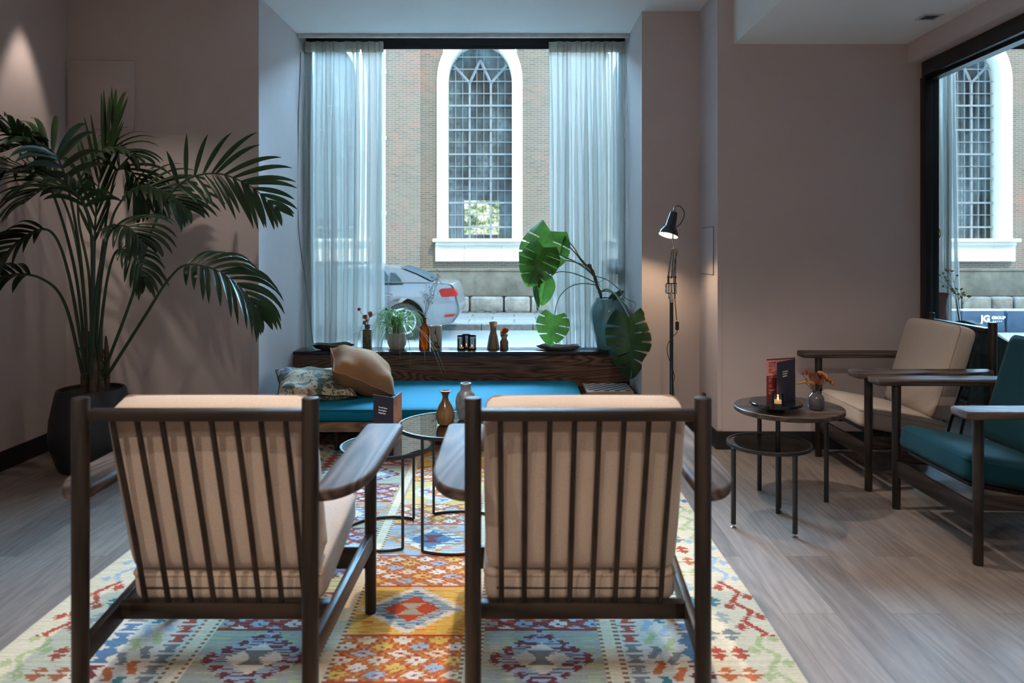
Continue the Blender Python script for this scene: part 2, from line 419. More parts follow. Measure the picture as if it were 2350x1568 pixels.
# access panels flush in the walls
def panel(x0, y0_, x1, y1_, label):
    a = P(x0, y0_, YL - 0.008); b = P(x1, y1_, YL - 0.008)
    o = solo('access_panel', G().span(a.x, b.x, YL - 0.016, YL + 0.002, b.z, a.z, 0.004), M_WALL, label, 'wall panel')
panel(156, 140, 308, 297, 'square paint-coloured access panel on the dark wall above the palm')
a = P(1610, 525, 1); 
def side_y(x): return XS * F / (x - VX)
ya, yb = side_y(1638), side_y(1611)
zt, zb = CH + (HY - 524) / F * yb, CH - (627 - HY) / F * yb
g = G()
M_GAP = plain('panel_joint', (0.12, 0.11, 0.11), 0.9)
g.span(XS - 0.006, XS + 0.001, ya, yb, zb, zt, 0.002)
o = solo('access_panel', g, M_WALL, 'narrow flush access panel on the bluish wall return right of the floor lamp', 'wall panel')
g = G(); e = 0.004
for (a0, a1, b0, b1) in ((ya - e, ya, zb - e, zt + e), (yb, yb + e, zb - e, zt + e), (ya, yb, zt, zt + e), (ya, yb, zb - e, zb)):
    g.span(XS - 0.0035, XS + 0.001, a0, a1, b0, b1)
g.obj('joint', M_GAP, o, 0)
pa, pb = P(1657, 637, YP), P(1660, 997, YP)
g = G().span(XS - 0.002, pa.x, YP - 0.004, YP + 0.001, 0.12, pa.z, 0.001); st('trim_corner_strip', g, M_WALL)
g = G().span(JL - 0.05, JL - 0.002, YL - 0.003, YL + 0.001, 0.12, CH - (650 - HY) / F * YL, 0.001); st('trim_reveal_strip', g, M_WALL)
# recessed light in the dropped ceiling
c = Vector(((2133 - VX) / F * 4.31, 4.31, SOF))
t_ = thing('recessed_downlight', 'small square black downlight recessed in the dropped ceiling at right', 'ceiling light', c)
g = G()
for (x0, x1, yy0, yy1) in ((-.055, -.04, -.055, .055), (.04, .055, -.055, .055), (-.04, .04, -.055, -.04), (-.04, .04, .04, .055)): g.span(x0, x1, yy0, yy1, -0.006, 0.0)
g.obj('trim_ring', plain('white_trim', (0.5, 0.5, 0.48), 0.5), t_)
G().span(-.04, .04, -.04, .04, -0.003, 0.0).obj('lens', M_BLACK, t_)

# ---------------------------------------------------------------- windows
def window(name, x0, x1, z0, z1, y=6.22):
    g = G(); w = 0.055
    g.span(x0, x0 + w, y - 0.03, y + 0.05, z0, z1, 0.004).span(x1 - w, x1, y - 0.03, y + 0.05, z0, z1, 0.004)
    g.span(x0 + w, x1 - w, y - 0.03, y + 0.05, z0, z0 + 0.05, 0.004).span(x0 + w, x1 - w, y - 0.03, y + 0.05, z1 - 0.165, z1, 0.004)
    g.span(x0 + w, x1 - w, y - 0.045, y - 0.028, z1 - 0.185, z1 - 0.155, 0.003)
    o = st(name, g, M_FRAME, 30)
    G().span(x0 + w, x1 - w, y, y + 0.008, z0 + 0.05, z1 - 0.16).obj('pane', M_GLASS, o, 0)
    return o
ZT = CEIL + 0.17
window('window_1', JL, JR, 0.40, ZT - 0.045)
window('window_2', 3.2, 5.6, 0.40, ZT - 0.045)
st('trim_window_head', G().span(JL, JR, 6.16, 6.42, ZT - 0.05, ZT + 0.02).span(3.2, 5.6, 6.16, 6.42, ZT - 0.05, ZT + 0.02), M_FRAME)

# curtain rail + curtains
M_RAIL = plain('white_rail', (0.62, 0.61, 0.57), 0.5)
tr = thing('curtain_rail', 'long white curtain rail under the ceiling over the big window', 'curtain rail', (0, 5.957, CEIL))
G().span(JL + 0.004, JR - 0.004, -0.014, 0.014, -0.028, 0.004, 0.003).obj('track', M_RAIL, tr)
def curtain(name, x0t, x1t, x0b, x1b, y, z0, z1, nf, seed, label, dirn=1):
    rnd = random.Random(seed)
    t = thing(name, label, 'curtain', ((x0t + x1t) / 2, y, z0), 0)
    nu, nv = nf * 14, 40
    ph = [rnd.uniform(0, 6.28) for _ in range(6)]
    wid = [rnd.uniform(0.55, 1.5) for _ in range(nf)]
    cum = np.concatenate([[0], np.cumsum(wid)]); cum /= cum[-1]
    V = []; Fc = []
    for j in range(nv + 1):
        v = j / nv; z = z1 + (z0 - z1) * v
        for i in range(nu + 1):
            u = i / nu
            fold = np.interp(u, cum, range(nf + 1))           # uneven pleats
            a = 0.014 + 0.018 * min(1, v * 3) + 0.005 * math.sin(3 * v + ph[0] + u * 9)
            yy = a * math.sin(2 * math.pi * fold) + 0.014 * math.sin(2 * math.pi * fold * 0.5 + ph[1] + v * 1.2)
            xs = 0.9 * a * math.sin(4 * math.pi * fold + 0.6)
            x = (x0t + (x1t - x0t) * u) * (1 - v) + (x0b + (x1b - x0b) * u) * v + xs + 0.012 * math.sin(v * 5 + ph[2] + u * 7) * v
            x = min(JR - 0.012, x) if x0t < 2 else x
            x = max(JL + 0.010, x)
            V.append((x - t.location.x, yy, z - z0))
    for j in range(nv):
        for i in range(nu):
            k = j * (nu + 1) + i; Fc.append((k, k + 1, k + nu + 2, k + nu + 1))
    G().add(V, Fc).obj('fabric', M_LINEN, t, 180)
    V = []; Fc = []
    for j in range(7):
        for i in range(nu + 1):
            u = i / nu; fold = np.interp(u, cum, range(nf + 1)); z = z1 + 0.012 - 0.085 * j / 6
            yy = 0.014 * math.sin(2 * math.pi * fold) - 0.006 + 0.003 * math.sin(j * 2.2 + fold * 6) - 0.02
            x = x0t + (x1t - x0t) * u + 0.012 * math.sin(4 * math.pi * fold + 0.6)
            x = min(JR - 0.012, x) if x0t < 2 else x
            V.append((max(JL + 0.01, x) - t.location.x, yy, z - z0))
    for j in range(6):
        for i in range(nu):
            k = j * (nu + 1) + i; Fc.append((k, k + 1, k + nu + 2, k + nu + 1))
    G().add(V, Fc).obj('heading_tape', M_TAPE, t, 180)
    return t
zc = CEIL - 0.035
def px(x, Y): return (x - VX) / F * Y
cur_l = curtain('curtain', px(690, 6.05), px(876, 6.05), px(696, 6.12), px(878, 6.12), 6.115, 0.12, zc, 8, 3, 'sheer pale linen curtain hanging at the left side of the big window')
cur_r = curtain('curtain', px(1258, 6.05), px(1440, 6.05), px(1264, 6.12), px(1432, 6.12), 6.115, 0.12, zc, 8, 8, 'sheer pale linen curtain at the right of the big window, behind the blue vase')
curtain('curtain', 3.24, 3.47, 3.24, 3.50, 6.02, 0.12, zc, 5, 4, 'narrow strip of sheer curtain at the window beyond the black opening frame')
# loose draw cord by the right jamb
pts = spline([P(1437, 110, 5.98), P(1436, 200, 5.98), P(1432, 280, 5.98), P(1435, 322, 5.98), P(1440, 290, 5.99), P(1438, 180, 5.99), P(1439, 112, 5.99)], 40)
G().tube([p - cur_r.location for p in pts], 0.0025, 6).obj('draw_cord', M_RAIL, cur_r)
pts = spline([P(690, 120, 5.97), P(684, 320, 5.97), P(685, 520, 5.97), P(703, 660, 5.99), P(719, 792, 6.02)], 30)
pts[-1].z = max(pts[-1].z, 0.5)
G().tube([p - cur_l.location for p in pts], 0.0035, 6).obj('draw_cord', plain('cord_grey', (0.13, 0.125, 0.11), 0.8), cur_l)
# sticker on the glass
c = P(1409, 612, 6.212)
t_ = thing('window_sticker', 'small dark blue sticker with a white bicycle on the glass at right', 'sticker', c)
M_STK = plain('sticker_blue', (0.03, 0.075, 0.13), 0.5); M_STW = plain('sticker_white', (0.75, 0.78, 0.8), 0.5); M_STR = plain('sticker_red', (0.42, 0.07, 0.06), 0.5)
hw, hh = 0.058, 0.062
G().span(-hw, hw, 0.0, 0.002, -hh, hh).obj('card', M_STK, t_)
g = G()
def ring(cx, cz, r): g.tube([(cx + r * math.cos(i * .3142), -0.001, cz + r * math.sin(i * .3142)) for i in range(20)], 0.0022, 5, closed=True)
ring(-0.024, 0.001, 0.022); ring(0.028, -0.010, 0.028)
for a, b in (((-.024, .001), (-.010, .036)), ((.028, -.010), (.016, .04)), ((-.022, .038), (-.006, .038)), ((.012, .044), (.03, .042)), ((.012, .044), (.002, .056))): g.tube([(a[0], -.001, a[1]), (b[0], -.001, b[1])], 0.0022, 5)
g.obj('bicycle_drawing', M_STW, t_)
g = G()
for a, b in (((-.014, .024), (.004, -.008)), ((.018, .026), (.004, -.008)), ((-.014, .024), (.018, .024)), ((-.024, .001), (.004, -.008))): g.tube([(a[0], -.0012, a[1]), (b[0], -.0012, b[1])], 0.003, 5)
g.obj('bicycle_frame', M_STR, t_)

# ---------------------------------------------------------------- sill cabinets
def sill_unit(x0, x1, label):
    t = thing('window_bench', label, 'window sill unit', ((x0 + x1) / 2, 5.8, 0))
    h = (x1 - x0) / 2
    G().span(-h, h, 0.012, 0.03, 0.0, 0.476).obj('front_panel', M_PANEL, t)
    G().span(-h, h, 0.03, 0.26, 0.0, 0.05).obj('plinth', M_BLACK, t)
    G().span(-h, h, 0.0, 0.26, 0.476, 0.5, 0.002).obj('top', M_SILLTOP, t)
    M_GR = plain('grille_slot', (0.002, 0.002, 0.002), 0.6)
    for k_, xx in enumerate(np.linspace(-h + 0.32, h - 0.32, 5)):
        g = G()
        for j in range(5): g.span(xx - 0.11, xx + 0.11, 0.09 + j * 0.026, 0.10 + j * 0.026, 0.5, 0.5012)
        g.obj('vent_grille', M_GR, t)
    return t
sill_unit(JL + 0.01, JR - 0.02, 'long oak-fronted window sill unit with a black vented top under the big window')
sill_unit(3.22, 5.58, 'oak-fronted sill unit under the far right window, behind the armchairs')

# ================================================================ exterior
YC, GZ, PZ = 17.4, -0.30, -0.19       # church wall, road, pavement
M_ROAD = plain('road_asphalt', (0.12, 0.12, 0.116), 0.9, scale=30, var=0.15)
M_PAVE = plain('pavement_slabs', (0.55, 0.53, 0.49), 0.9, scale=5, var=0.12)
M_KERB = plain('kerb_granite', (0.10, 0.10, 0.093), 0.9, scale=12, var=0.3)
def pavemat():
    t = NT('pavement_slab'); b = t.new('ShaderNodeTexBrick'); t.l.new(t.coord(), b.inputs['Vector']); b.inputs['Scale'].default_value = 1
    b.inputs['Brick Width'].default_value = 0.9; b.inputs['Row Height'].default_value = 0.6; b.inputs['Mortar Size'].default_value = 0.012
    b.inputs['Color1'].default_value = (0.17, 0.165, 0.155, 1); b.inputs['Color2'].default_value = (0.14, 0.137, 0.128, 1); b.inputs['Mortar'].default_value = (0.04, 0.04, 0.038, 1)
    t.set(b.outputs['Color'], 0.9, 0, 0.2); return t.mat
M_PAVE = pavemat()
st('ground_near_pavement', G().span(-16, 24, 6.42, 9.2, GZ - 0.3, PZ), M_PAVE)
st('ground_road', G().span(-30, 40, 9.2, 14.55, GZ - 0.3, GZ), M_ROAD)
st('ground_pavement', G().span(-30, 40, 14.73, YC, GZ - 0.3, PZ), M_PAVE)
g = G(); x = -16.0
while x < 22:
    w = random.uniform(0.9, 1.3); g.span(x + 0.006, x + w - 0.006, 14.55, 14.73, GZ - 0.2, PZ + 0.005, 0.012); x += w
st('ground_kerb', g, M_KERB)
g = G(); x = -16.0
while x < 22:
    w = random.uniform(0.12, 0.22); g.span(x + 0.004, x + w - 0.004, YC - 0.34, YC - 0.02, PZ - 0.1, PZ + random.uniform(0.015, 0.045), 0.012); x += w
st('ground_cobble_edge', g, M_KERB)

def brickmat():
    t = NT('church_brick'); b = t.new('ShaderNodeTexBrick')
    v = t.coord((1, 1, 1), 'Object', (R(-90), 0, 0)); t.l.new(v, b.inputs['Vector'])
    b.inputs['Scale'].default_value = 1; b.inputs['Brick Width'].default_value = 0.165; b.inputs['Row Height'].default_value = 0.045
    b.inputs['Mortar Size'].default_value = 0.0075; b.inputs['Mortar Smooth'].default_value = 0.2
    n = t.noise(t.coord((1, 1, 1)), 0.7, 4, 0.6)
    c1 = t.ramp(n, [(0.36, (0.20, 0.155, 0.115)), (0.52, (0.24, 0.175, 0.13)), (0.62, (0.32, 0.15, 0.105))])
    n2 = t.noise(t.coord((1, 1, 1)), 1.3, 4, 0.6)
    c2 = t.ramp(n2, [(0.35, (0.13, 0.115, 0.09)), (0.6, (0.19, 0.155, 0.115)), (0.72, (0.27, 0.11, 0.075))])
    t.l.new(c1, b.inputs['Color1']); t.l.new(c2, b.inputs['Color2']); b.inputs['Mortar'].default_value = (0.30, 0.28, 0.24, 1)
    t.set(b.outputs['Color'], 0.95, 0, 0.15); return t.mat
M_BRICK = brickmat()
def stonemat(name, a, b_, scale):
    t = NT(name); v = t.coord(); n = t.noise(v, scale, 6, 0.65); t.set(t.ramp(n, [(0.3, a), (0.7, b_)]), 0.9, 0, 0.2); t.bump(n, 0.6, 0.03); return t.mat
M_PLINTH = stonemat('plinth_stone', (0.08, 0.08, 0.065), (0.20, 0.195, 0.16), 2.2)
M_ROUGH = stonemat('rough_boulder_stone', (0.11, 0.11, 0.095), (0.30, 0.29, 0.255), 3.5)
M_SAND = stonemat('pale_sandstone', (0.66, 0.62, 0.52), (0.82, 0.78, 0.68), 0.8)
M_IRON = plain('painted_iron_bars', (0.27, 0.31, 0.34), 0.6)
def dimglass():
    t = NT('dim_leaded_glass'); v = t.coord((1, 1, 0.45)); n = t.noise(v, 1.1, 4, 0.6)
    col = t.ramp(n, [(0.38, (0.02, 0.025, 0.024)), (0.5, (0.10, 0.14, 0.15)), (0.60, (0.22, 0.30, 0.32))])
    t.set(col, 0.18, 0, 0.6); t.bump(t.noise(t.coord(), 3.5, 2), 0.25, 0.03); return t.mat
M_DIM = dimglass()
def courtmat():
    t = NT('court_daylight_glow'); n = t.noise(t.coord(), 7, 5, 0.7)
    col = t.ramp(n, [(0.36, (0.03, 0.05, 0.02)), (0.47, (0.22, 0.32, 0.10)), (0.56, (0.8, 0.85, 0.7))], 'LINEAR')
    t.set((0, 0, 0), 0.4); t.l.new(col, t.b.inputs['Emission Color']); t.b.inputs['Emission Strength'].default_value = 1.1; return t.mat  # self-glowing: daylight on the court is put into the emission
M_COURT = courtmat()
SY = F / YC                                                   # px per metre on the church wall
def cz(y): return CH - (y - HY) / SY
church = thing('church_building', 'brick church with tall arched barred windows across the street', 'building', (0, YC, PZ))
CW = [745, 1101, 1480, 1850, 2222]
HWI = 74 / SY; HWO = 98 / SY; ZS = cz(549) - PZ; ZSP = cz(185) - PZ   # inner/outer half width, sill, spring line
TOPZ = 6.9
def arch(hw, rise, n=20):   # top outline from right spring point over to left one, relative to centre/spring line
    return [(hw * math.cos(math.pi * i / n), rise * math.sin(math.pi * i / n)) for i in range(n + 1)]
# brick wall with window holes: vertical strips
g = G(); xs = [-14.0]
for c_ in CW:
    xc = (c_ - VX) / SY; xs += [xc - HWI - 0.1, xc + HWI + 0.1]
xs.append(20.0)
for i in range(0, len(xs), 2): g.span(xs[i], xs[i + 1], 0, 0.8, 0, TOPZ)
for i in range(1, len(xs) - 1, 2):
    g.span(xs[i], xs[i + 1], 0, 0.8, 0, ZS).span(xs[i], xs[i + 1], 0, 0.8, ZSP + HWI * 1.3, TOPZ)
g.obj('brick_wall', M_BRICK, church, 0)
for c_ in (927, 1655, 2035, 560):
    xc = (c_ - VX) / SY; G().span(xc - 38 / SY, xc + 38 / SY, -0.16, 0.0, cz(618) - PZ, TOPZ).obj('pilaster', M_BRICK, church, 0)
g = G().span(-14, 20, -0.20, 0, cz(678) - PZ, cz(622) - PZ, 0.02).span(-14, 20, -0.22, 0, cz(622) - PZ, cz(617) - PZ, 0.01); g.obj('plinth', M_PLINTH, church)
g = G(); x = -14.0; rs = random.Random(5)
while x < 20:
    w = rs.uniform(0.5, 1.0); g.box((x + w / 2, -0.12, (cz(678) - PZ) / 2), (w - 0.03, 0.40 + rs.uniform(-.03, .05), cz(680) - PZ - 0.01), 0.05, 2); x += w
g.obj('boulder_course', M_ROUGH, church, 50)
for wi, c_ in enumerate(CW):
    xc = (c_ - VX) / SY; rise_i, rise_o = HWI * 1.18, HWO * 1.22
    # stone surround with round arch
    g = G(); inn = arch(HWI, rise_i); outr = arch(HWO, rise_o)
    IN = [(HWI, ZS)] + [(x, ZSP + z) for x, z in inn] + [(-HWI, ZS)]
    OU = [(HWO, ZS)] + [(x, ZSP + z) for x, z in outr] + [(-HWO, ZS)]
    n = len(IN); V = []; Fc = []
    for (a, b_) in zip(IN, OU):
        V += [(xc + a[0], -0.06, a[1]), (xc + b_[0], -0.06, b_[1]), (xc + a[0], 0.42, a[1]), (xc + b_[0], 0.05, b_[1])]
    for i in range(n - 1):
        k_ = 4 * i; l_ = k_ + 4
        Fc += [(k_, l_, l_ + 1, k_ + 1), (k_ + 2, l_ + 2, l_, k_), (k_ + 1, l_ + 1, l_ + 3, k_ + 3)]
    g.add(V, Fc)
    # spandrel brick is closed by a stone back plate up to the hole's head
    sur = g.obj('window_surround', M_SAND, church, 30)
    g = G()
    V = []; Fc = []
    hx, ht = HWI + 0.1, ZSP + HWI * 1.3
    tops = [(HWO * math.cos(math.pi * i / 20) , ZSP + rise_o * math.sin(math.pi * i / 20)) for i in range(21)]
    ins = [(x, ZSP + z) for x, z in inn]
    for (a, b_) in zip(ins, [(math.copysign(min(abs(x) * 1.4, hx), x), ht) for x, z in inn]):
        V += [(xc + a[0], 0.03, a[1]), (xc + b_[0], 0.03, b_[1])]
    for i in range(20): Fc.append((2 * i, 2 * i + 2, 2 * i + 3, 2 * i + 1))
    g.add(V, Fc).obj('spandrel', M_BRICK, sur, 0)
    # sill and apron
    w2 = 106 / SY
    G().span(xc - w2, xc + w2, -0.26, 0.42, cz(556) - PZ, cz(548) - PZ, 0.02).span(xc - w2 + .06, xc + w2 - .06, -0.18, 0.05, cz(564) - PZ, cz(556) - PZ, 0.015).obj('window_ledge', M_SAND, church)
    G().span(xc - w2 + .05, xc - 0.35, -0.12, 0.05, cz(600) - PZ, cz(564) - PZ, 0.006).span(xc - .345, xc + .5, -0.12, 0.05, cz(600) - PZ, cz(564) - PZ, 0.006).span(xc + .505, xc + w2 - .05, -0.12, 0.05, cz(600) - PZ, cz(564) - PZ, 0.006).obj('window_apron', M_SAND, church)
    # glass
    V = [(xc, 0.38, ZS + 1.5)] + [(xc + a[0], 0.38, a[1]) for a in IN]; Fc = [(0, i, i + 1) for i in range(1, len(IN))] + [(0, len(IN), 1)]
    gl = G().add(V, Fc).obj('window_glazing', M_DIM, church, 0)
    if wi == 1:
        G().span(xc - 38 / SY, xc + 44 / SY, 0.36, 0.379, cz(538) - PZ, cz(458) - PZ).obj('court_glow_panel', M_COURT, gl)  # glowing panel in place of a daylit view through the church
    g = G(); zt = ZSP + rise_i
    def top_at(x): return ZSP + rise_i * math.sqrt(max(0, 1 - (x / HWI) ** 2))
    for i in range(1, 9):
        x = -HWI + i * HWI / 4.5; tk = i in (3, 6)
        zz = ZSP if tk else top_at(x)
        g.span(xc + x - (.024 if tk else .006), xc + x + (.024 if tk else .006), 0.28, 0.33, ZS, zz)
    j = 0; z = ZS
    while z < ZSP + rise_i - .1:
        hwx = HWI if z < ZSP else HWI * math.sqrt(max(0.01, 1 - ((z - ZSP) / rise_i) ** 2))
        tk = j % 2 == 1 and z < ZSP
        g.span(xc - hwx, xc + hwx, 0.25, 0.30, z - (.02 if tk else .008), z + (.02 if tk else .008)); z += 28.3 / SY; j += 1
    for sx in (-1, 1):
        x3 = HWI / 3
        for a, b_ in (((sx * x3, ZSP), (0, ZSP + rise_i * .62)), ((sx * x3, ZSP), (sx * HWI * .86, ZSP + rise_i * .5)), ):
            d = Vector((b_[0] - a[0], 0, b_[1] - a[1])); g.tube([(xc + a[0], .29, a[1]), (xc + b_[0], .29, b_[1])], 0.032, 4)
    g.obj('window_bars', M_IRON, gl, 0)
# drainpipe
xd = (884 - VX) / SY
g = G().tube([(xd, -0.12, cz(605) - PZ), (xd, -0.12, 7.5)], 0.05, 10)
for z in (2.2, 3.9, 5.4): g.tube([(xd, -0.12, z), (xd, -0.12, z + .08)], 0.066, 10)
g.obj('downpipe', plain('pale_downpipe', (0.5, 0.52, 0.52), 0.5), church)
G().span(-14.2, 20.2, -0.3, 0.9, TOPZ, TOPZ + 0.3).obj('cornice', M_SAND, church)

# dark boxes at the kerb with white lettering
M_NAVYBOX = plain('dark_blue_plastic', (0.02, 0.055, 0.10), 0.5, var=0.3, scale=6)
for i, (x0, x1, lab) in enumerate(((2090, 2308, 'dark blue street box with white JG lettering, seen left of the armchair post'), (2310, 2530, 'dark blue street box with white JG lettering, cut off by the right picture edge'))):
    Yb = 14.2; a = P(x0, 714, Yb); b_ = P(x1, 714, Yb)
    t = thing('street_box', lab, 'box', ((a.x + b_.x) / 2, Yb, GZ), 0, 'dark blue boxes along the far kerb')
    h = (b_.x - a.x) / 2; zt = a.z - GZ
    g = G(); g.prism([(-h + 0.01, 0), (h - 0.01, 0), (h - 0.03, zt), (-h + 0.03, zt)], 0.0, 0.26, 0.012, 2, Matrix(((1, 0, 0, 0), (0, 0, 1, 0), (0, 1, 0, 0), (0, 0, 0, 1))))
    g.obj('body', M_NAVYBOX, t)
    G().span(-h + .02, h - .02, -0.005, 0.27, zt, zt + 0.018, .004).obj('lid', plain('box_lid', (0.55, 0.57, 0.58), 0.6), t)
    Mt = Matrix.Translation((h - 0.47, -0.014, zt - 0.20)) @ Matrix.Rotation(R(90), 4, 'X')
    text('lettering', 'JG', 0.17, M_STW, t, Mt, bold=0.008)
    text('lettering', 'GROUP', 0.075, M_STW, t, Matrix.Translation((h - 0.27, -0.014, zt - 0.15)) @ Matrix.Rotation(R(90), 4, 'X'), bold=0.004)
    text('lettering', '\u2022 \u2022 \u2022 \u2022 \u2022', 0.06, M_STW, t, Matrix.Translation((h - 0.25, -0.014, zt - 0.21)) @ Matrix.Rotation(R(90), 4, 'X'), bold=0.003)

# ---------------------------------------------------------------- silver car parked across the street
YCAR = 13.0; SCAR = F / YCAR
car = thing('car', 'silver saloon car parked at the far kerb beyond the window', 'car', ((790 - VX) / SCAR, YCAR, GZ))
def cpt(x, y): return ((x - 790) / SCAR, CH - (y - HY) / SCAR - GZ)
M_SILV = plain('silver_paint', (0.115, 0.12, 0.123), 0.32, 0.4, var=0.03, coat=0.6)
M_TINT = plain('tinted_glass', (0.02, 0.03, 0.034), 0.5, spec=0.1)
M_TYRE = plain('tyre_rubber', (0.015, 0.015, 0.015), 0.8); M_ALLOY = plain('alloy', (0.6, 0.62, 0.63), 0.3, 0.9)
M_RED = plain('tail_red', (0.20, 0.004, 0.002), 0.5, spec=0.1); M_DKTRIM = plain('dark_trim', (0.02, 0.022, 0.024), 0.6)
WID = 1.66
top = [(525, 690), (530, 668), (570, 658), (640, 650), (690, 648), (992, 650), (1030, 652), (1040, 658), (1046, 672), (1050, 690), (1054, 705), (1053, 722), (1040, 741)]
_sp = spline([(x, y, 0) for x, y in top[5:]], 32); top = top[:5] + [(p.x, p.y) for p in _sp]
bot = [(1010, 748), (975, 750), (620, 752), (535, 748), (524, 730)]
roof = [(655, 650), (720, 622), (770, 613), (830, 611), (880, 612), (915, 617), (955, 632), (992, 650)]
def loft(outl, rows):
    """rows: (y offset, inset scale about centre)"""
    n = len(outl); cx = sum(p[0] for p in outl) / n; cz_ = sum(p[1] for p in outl) / n
    V = []; Fc = []
    for (yy, sc, dz) in rows:
        for p in outl: V.append((cx + (p[0] - cx) * sc, yy, cz_ + (p[1] - cz_) * sc + dz))
    for j in range(len(rows) - 1):
        for i in range(n):
            l_ = (i + 1) % n; Fc.append((j * n + i, j * n + l_, (j + 1) * n + l_, (j + 1) * n + i))
    Fc.append(tuple(range(n))); Fc.append(tuple((len(rows) - 1) * n + i for i in reversed(range(n))))
    return V, Fc
whl = [(600, 736), (924, 736)]
def arch_cut(pts):
    out = []
    for p in pts: out.append(cpt(*p))
    return out
def body_outline():
    o = [cpt(*p) for p in top] + [cpt(1010, 748)]
    r = 0.385
    for wx in (924, 600):
        c = cpt(wx, 736)
        for a in np.linspace(-0.25, math.pi + 0.25, 15): o.append((c[0] + r * math.cos(a), c[1] + r * math.sin(a)))
    return o + [cpt(535, 748), cpt(524, 730)]
V, Fc = loft(body_outline(), [(0.10, 0.965, 0.0), (0.045, 0.982, 0.0), (0.012, 0.994, 0.0), (0.0, 1.0, 0.0), (0.02, 1.0, 0.0), (WID - .02, 1.0, 0.0), (WID, 1.0, 0), (WID - .0, 0.975, 0.0)])
b = bmesh.new(); vs = [b.verts.new(v) for v in V]
for f in Fc: b.faces.new([vs[i] for i in f])
bmesh.ops.recalc_face_normals(b, faces=b.faces); bmesh.ops.triangulate(b, faces=[f for f in b.faces if len(f.verts) > 4])
G().bm(b).obj('body', M_SILV, car, 24)
rp = [cpt(*p) for p in roof]
def cabin(ins0, ins1):
    V = []; Fc = []; base = cpt(790, 650)[1]; n = len(rp)
    for side in (0, 1):
        for p in rp:
            k_ = (p[1] - base) / 0.30; yy = 0.03 + 0.17 * max(0, k_)
            V.append((p[0], yy if side == 0 else WID - yy, p[1]))
    for i in range(n - 1): Fc.append((i, i + 1, n + i + 1, n + i))
    Fc.append(tuple(range(n))); Fc.append(tuple(reversed(range(n, 2 * n)))); return V, Fc
V, Fc = cabin(0, 0); G().add(V, Fc).obj('roof', M_SILV, car, 25)
base = cpt(790, 650)[1]
def sidept(x, y):
    p = cpt(x, y); k_ = (p[1] - base) / 0.30; return (p[0], 0.03 + 0.17 * max(0, k_) - 0.02, p[1])
for poly in ([(683, 646), (728, 624), (768, 618), (790, 617), (790, 646)], [(796, 646), (796, 617), (840, 617), (876, 619), (890, 634), (890, 655)], [(893, 655), (893, 626), (905, 627), (918, 640), (924, 654)]):
    G().add([sidept(*p) for p in poly], [tuple(range(len(poly)))]).obj('side_window', M_TINT, car, 0)
V = []; Fc = []
for k_, (x, y) in enumerate(((912, 616.5), (934, 624), (955, 632), (975, 641), (988, 648))):
    p = cpt(x, y); w_ = 0.05 + 0.17 * max(0, (p[1] - base) / 0.30)
    V += [(p[0] + .012, w_, p[1] + .02), (p[0] + .012, WID - w_, p[1] + .02)]
    if k_: Fc.append((2 * k_ - 2, 2 * k_, 2 * k_ + 1, 2 * k_ - 1))
G().add(V, Fc).obj('rear_window', M_TINT, car, 40)
c0, c1 = cpt(1007, 664), cpt(1049, 682)
G().prism([cpt(1007, 668), cpt(1012, 664), cpt(1042, 662), cpt(1048, 672), cpt(1048, 680), cpt(1014, 682)], -0.006, 0.30, 0, 2, Matrix(((1, 0, 0, 0), (0, 0, 1, 0), (0, 1, 0, 0), (0, 0, 0, 1)))).obj('tail_light', M_RED, car)
G().prism([cpt(1018, 728), cpt(1022, 723), cpt(1045, 721), cpt(1040, 727)], -0.006, 0.02, 0, 2, Matrix(((1, 0, 0, 0), (0, 0, 1, 0), (0, 1, 0, 0), (0, 0, 0, 1)))).obj('bumper_reflector', M_RED, car)
h0 = cpt(886, 678); G().box((h0[0], -0.015, h0[1]), (0.16, 0.03, 0.028), 0.01).obj('door_handle', M_SILV, car)
g = G()
for xx in (793, 891):
    p0, p1 = cpt(xx, 650), cpt(xx, 742); g.tube([(p0[0], -0.001, p0[1]), (p1[0], -0.001, p1[1])], 0.006, 4)
p0, p1 = cpt(690, 649), cpt(985, 649); g.tube([(p0[0], 0.0, p0[1]), (p1[0], 0.0, p1[1])], 0.012, 6)
g.obj('panel_gap', M_DKTRIM, car)
for (wx, wy) in whl:
    c_ = cpt(wx, wy)
    for yy in (0.04, WID - 0.24):
        t = G().lathe([(0.0, 0), (0.19, 0), (0.215, 0.0), (0.30, 0.01), (0.318, 0.04), (0.318, 0.16), (0.30, 0.2), (0, 0.2)], 36, M=Matrix.Translation((c_[0], yy + .2 if yy < 1 else yy, 0.318)) @ Matrix.Rotation(R(90 if yy < 1 else -90), 4, 'X')).obj('wheel', M_TYRE, car)
        s_ = -1 if yy < 1 else 1; y_ = yy - 0.012 if yy < 1 else yy + .212
        g = G().tube([(c_[0] + 0.215 * math.cos(i * math.pi / 16), y_, 0.318 + 0.215 * math.sin(i * math.pi / 16)) for i in range(32)], 0.018, 6, closed=True)
        for q in range(10):
            a = q * math.pi / 5; g.tube([(c_[0] + 0.04 * math.cos(a), y_, 0.318 + 0.04 * math.sin(a)), (c_[0] + 0.21 * math.cos(a), y_, 0.318 + 0.21 * math.sin(a))], [0.022, 0.014], 6)
        g.cyl((c_[0], y_ - .02, 0.318), (c_[0], y_ + .02, 0.318), 0.055); g.obj('rim', M_ALLOY, t)
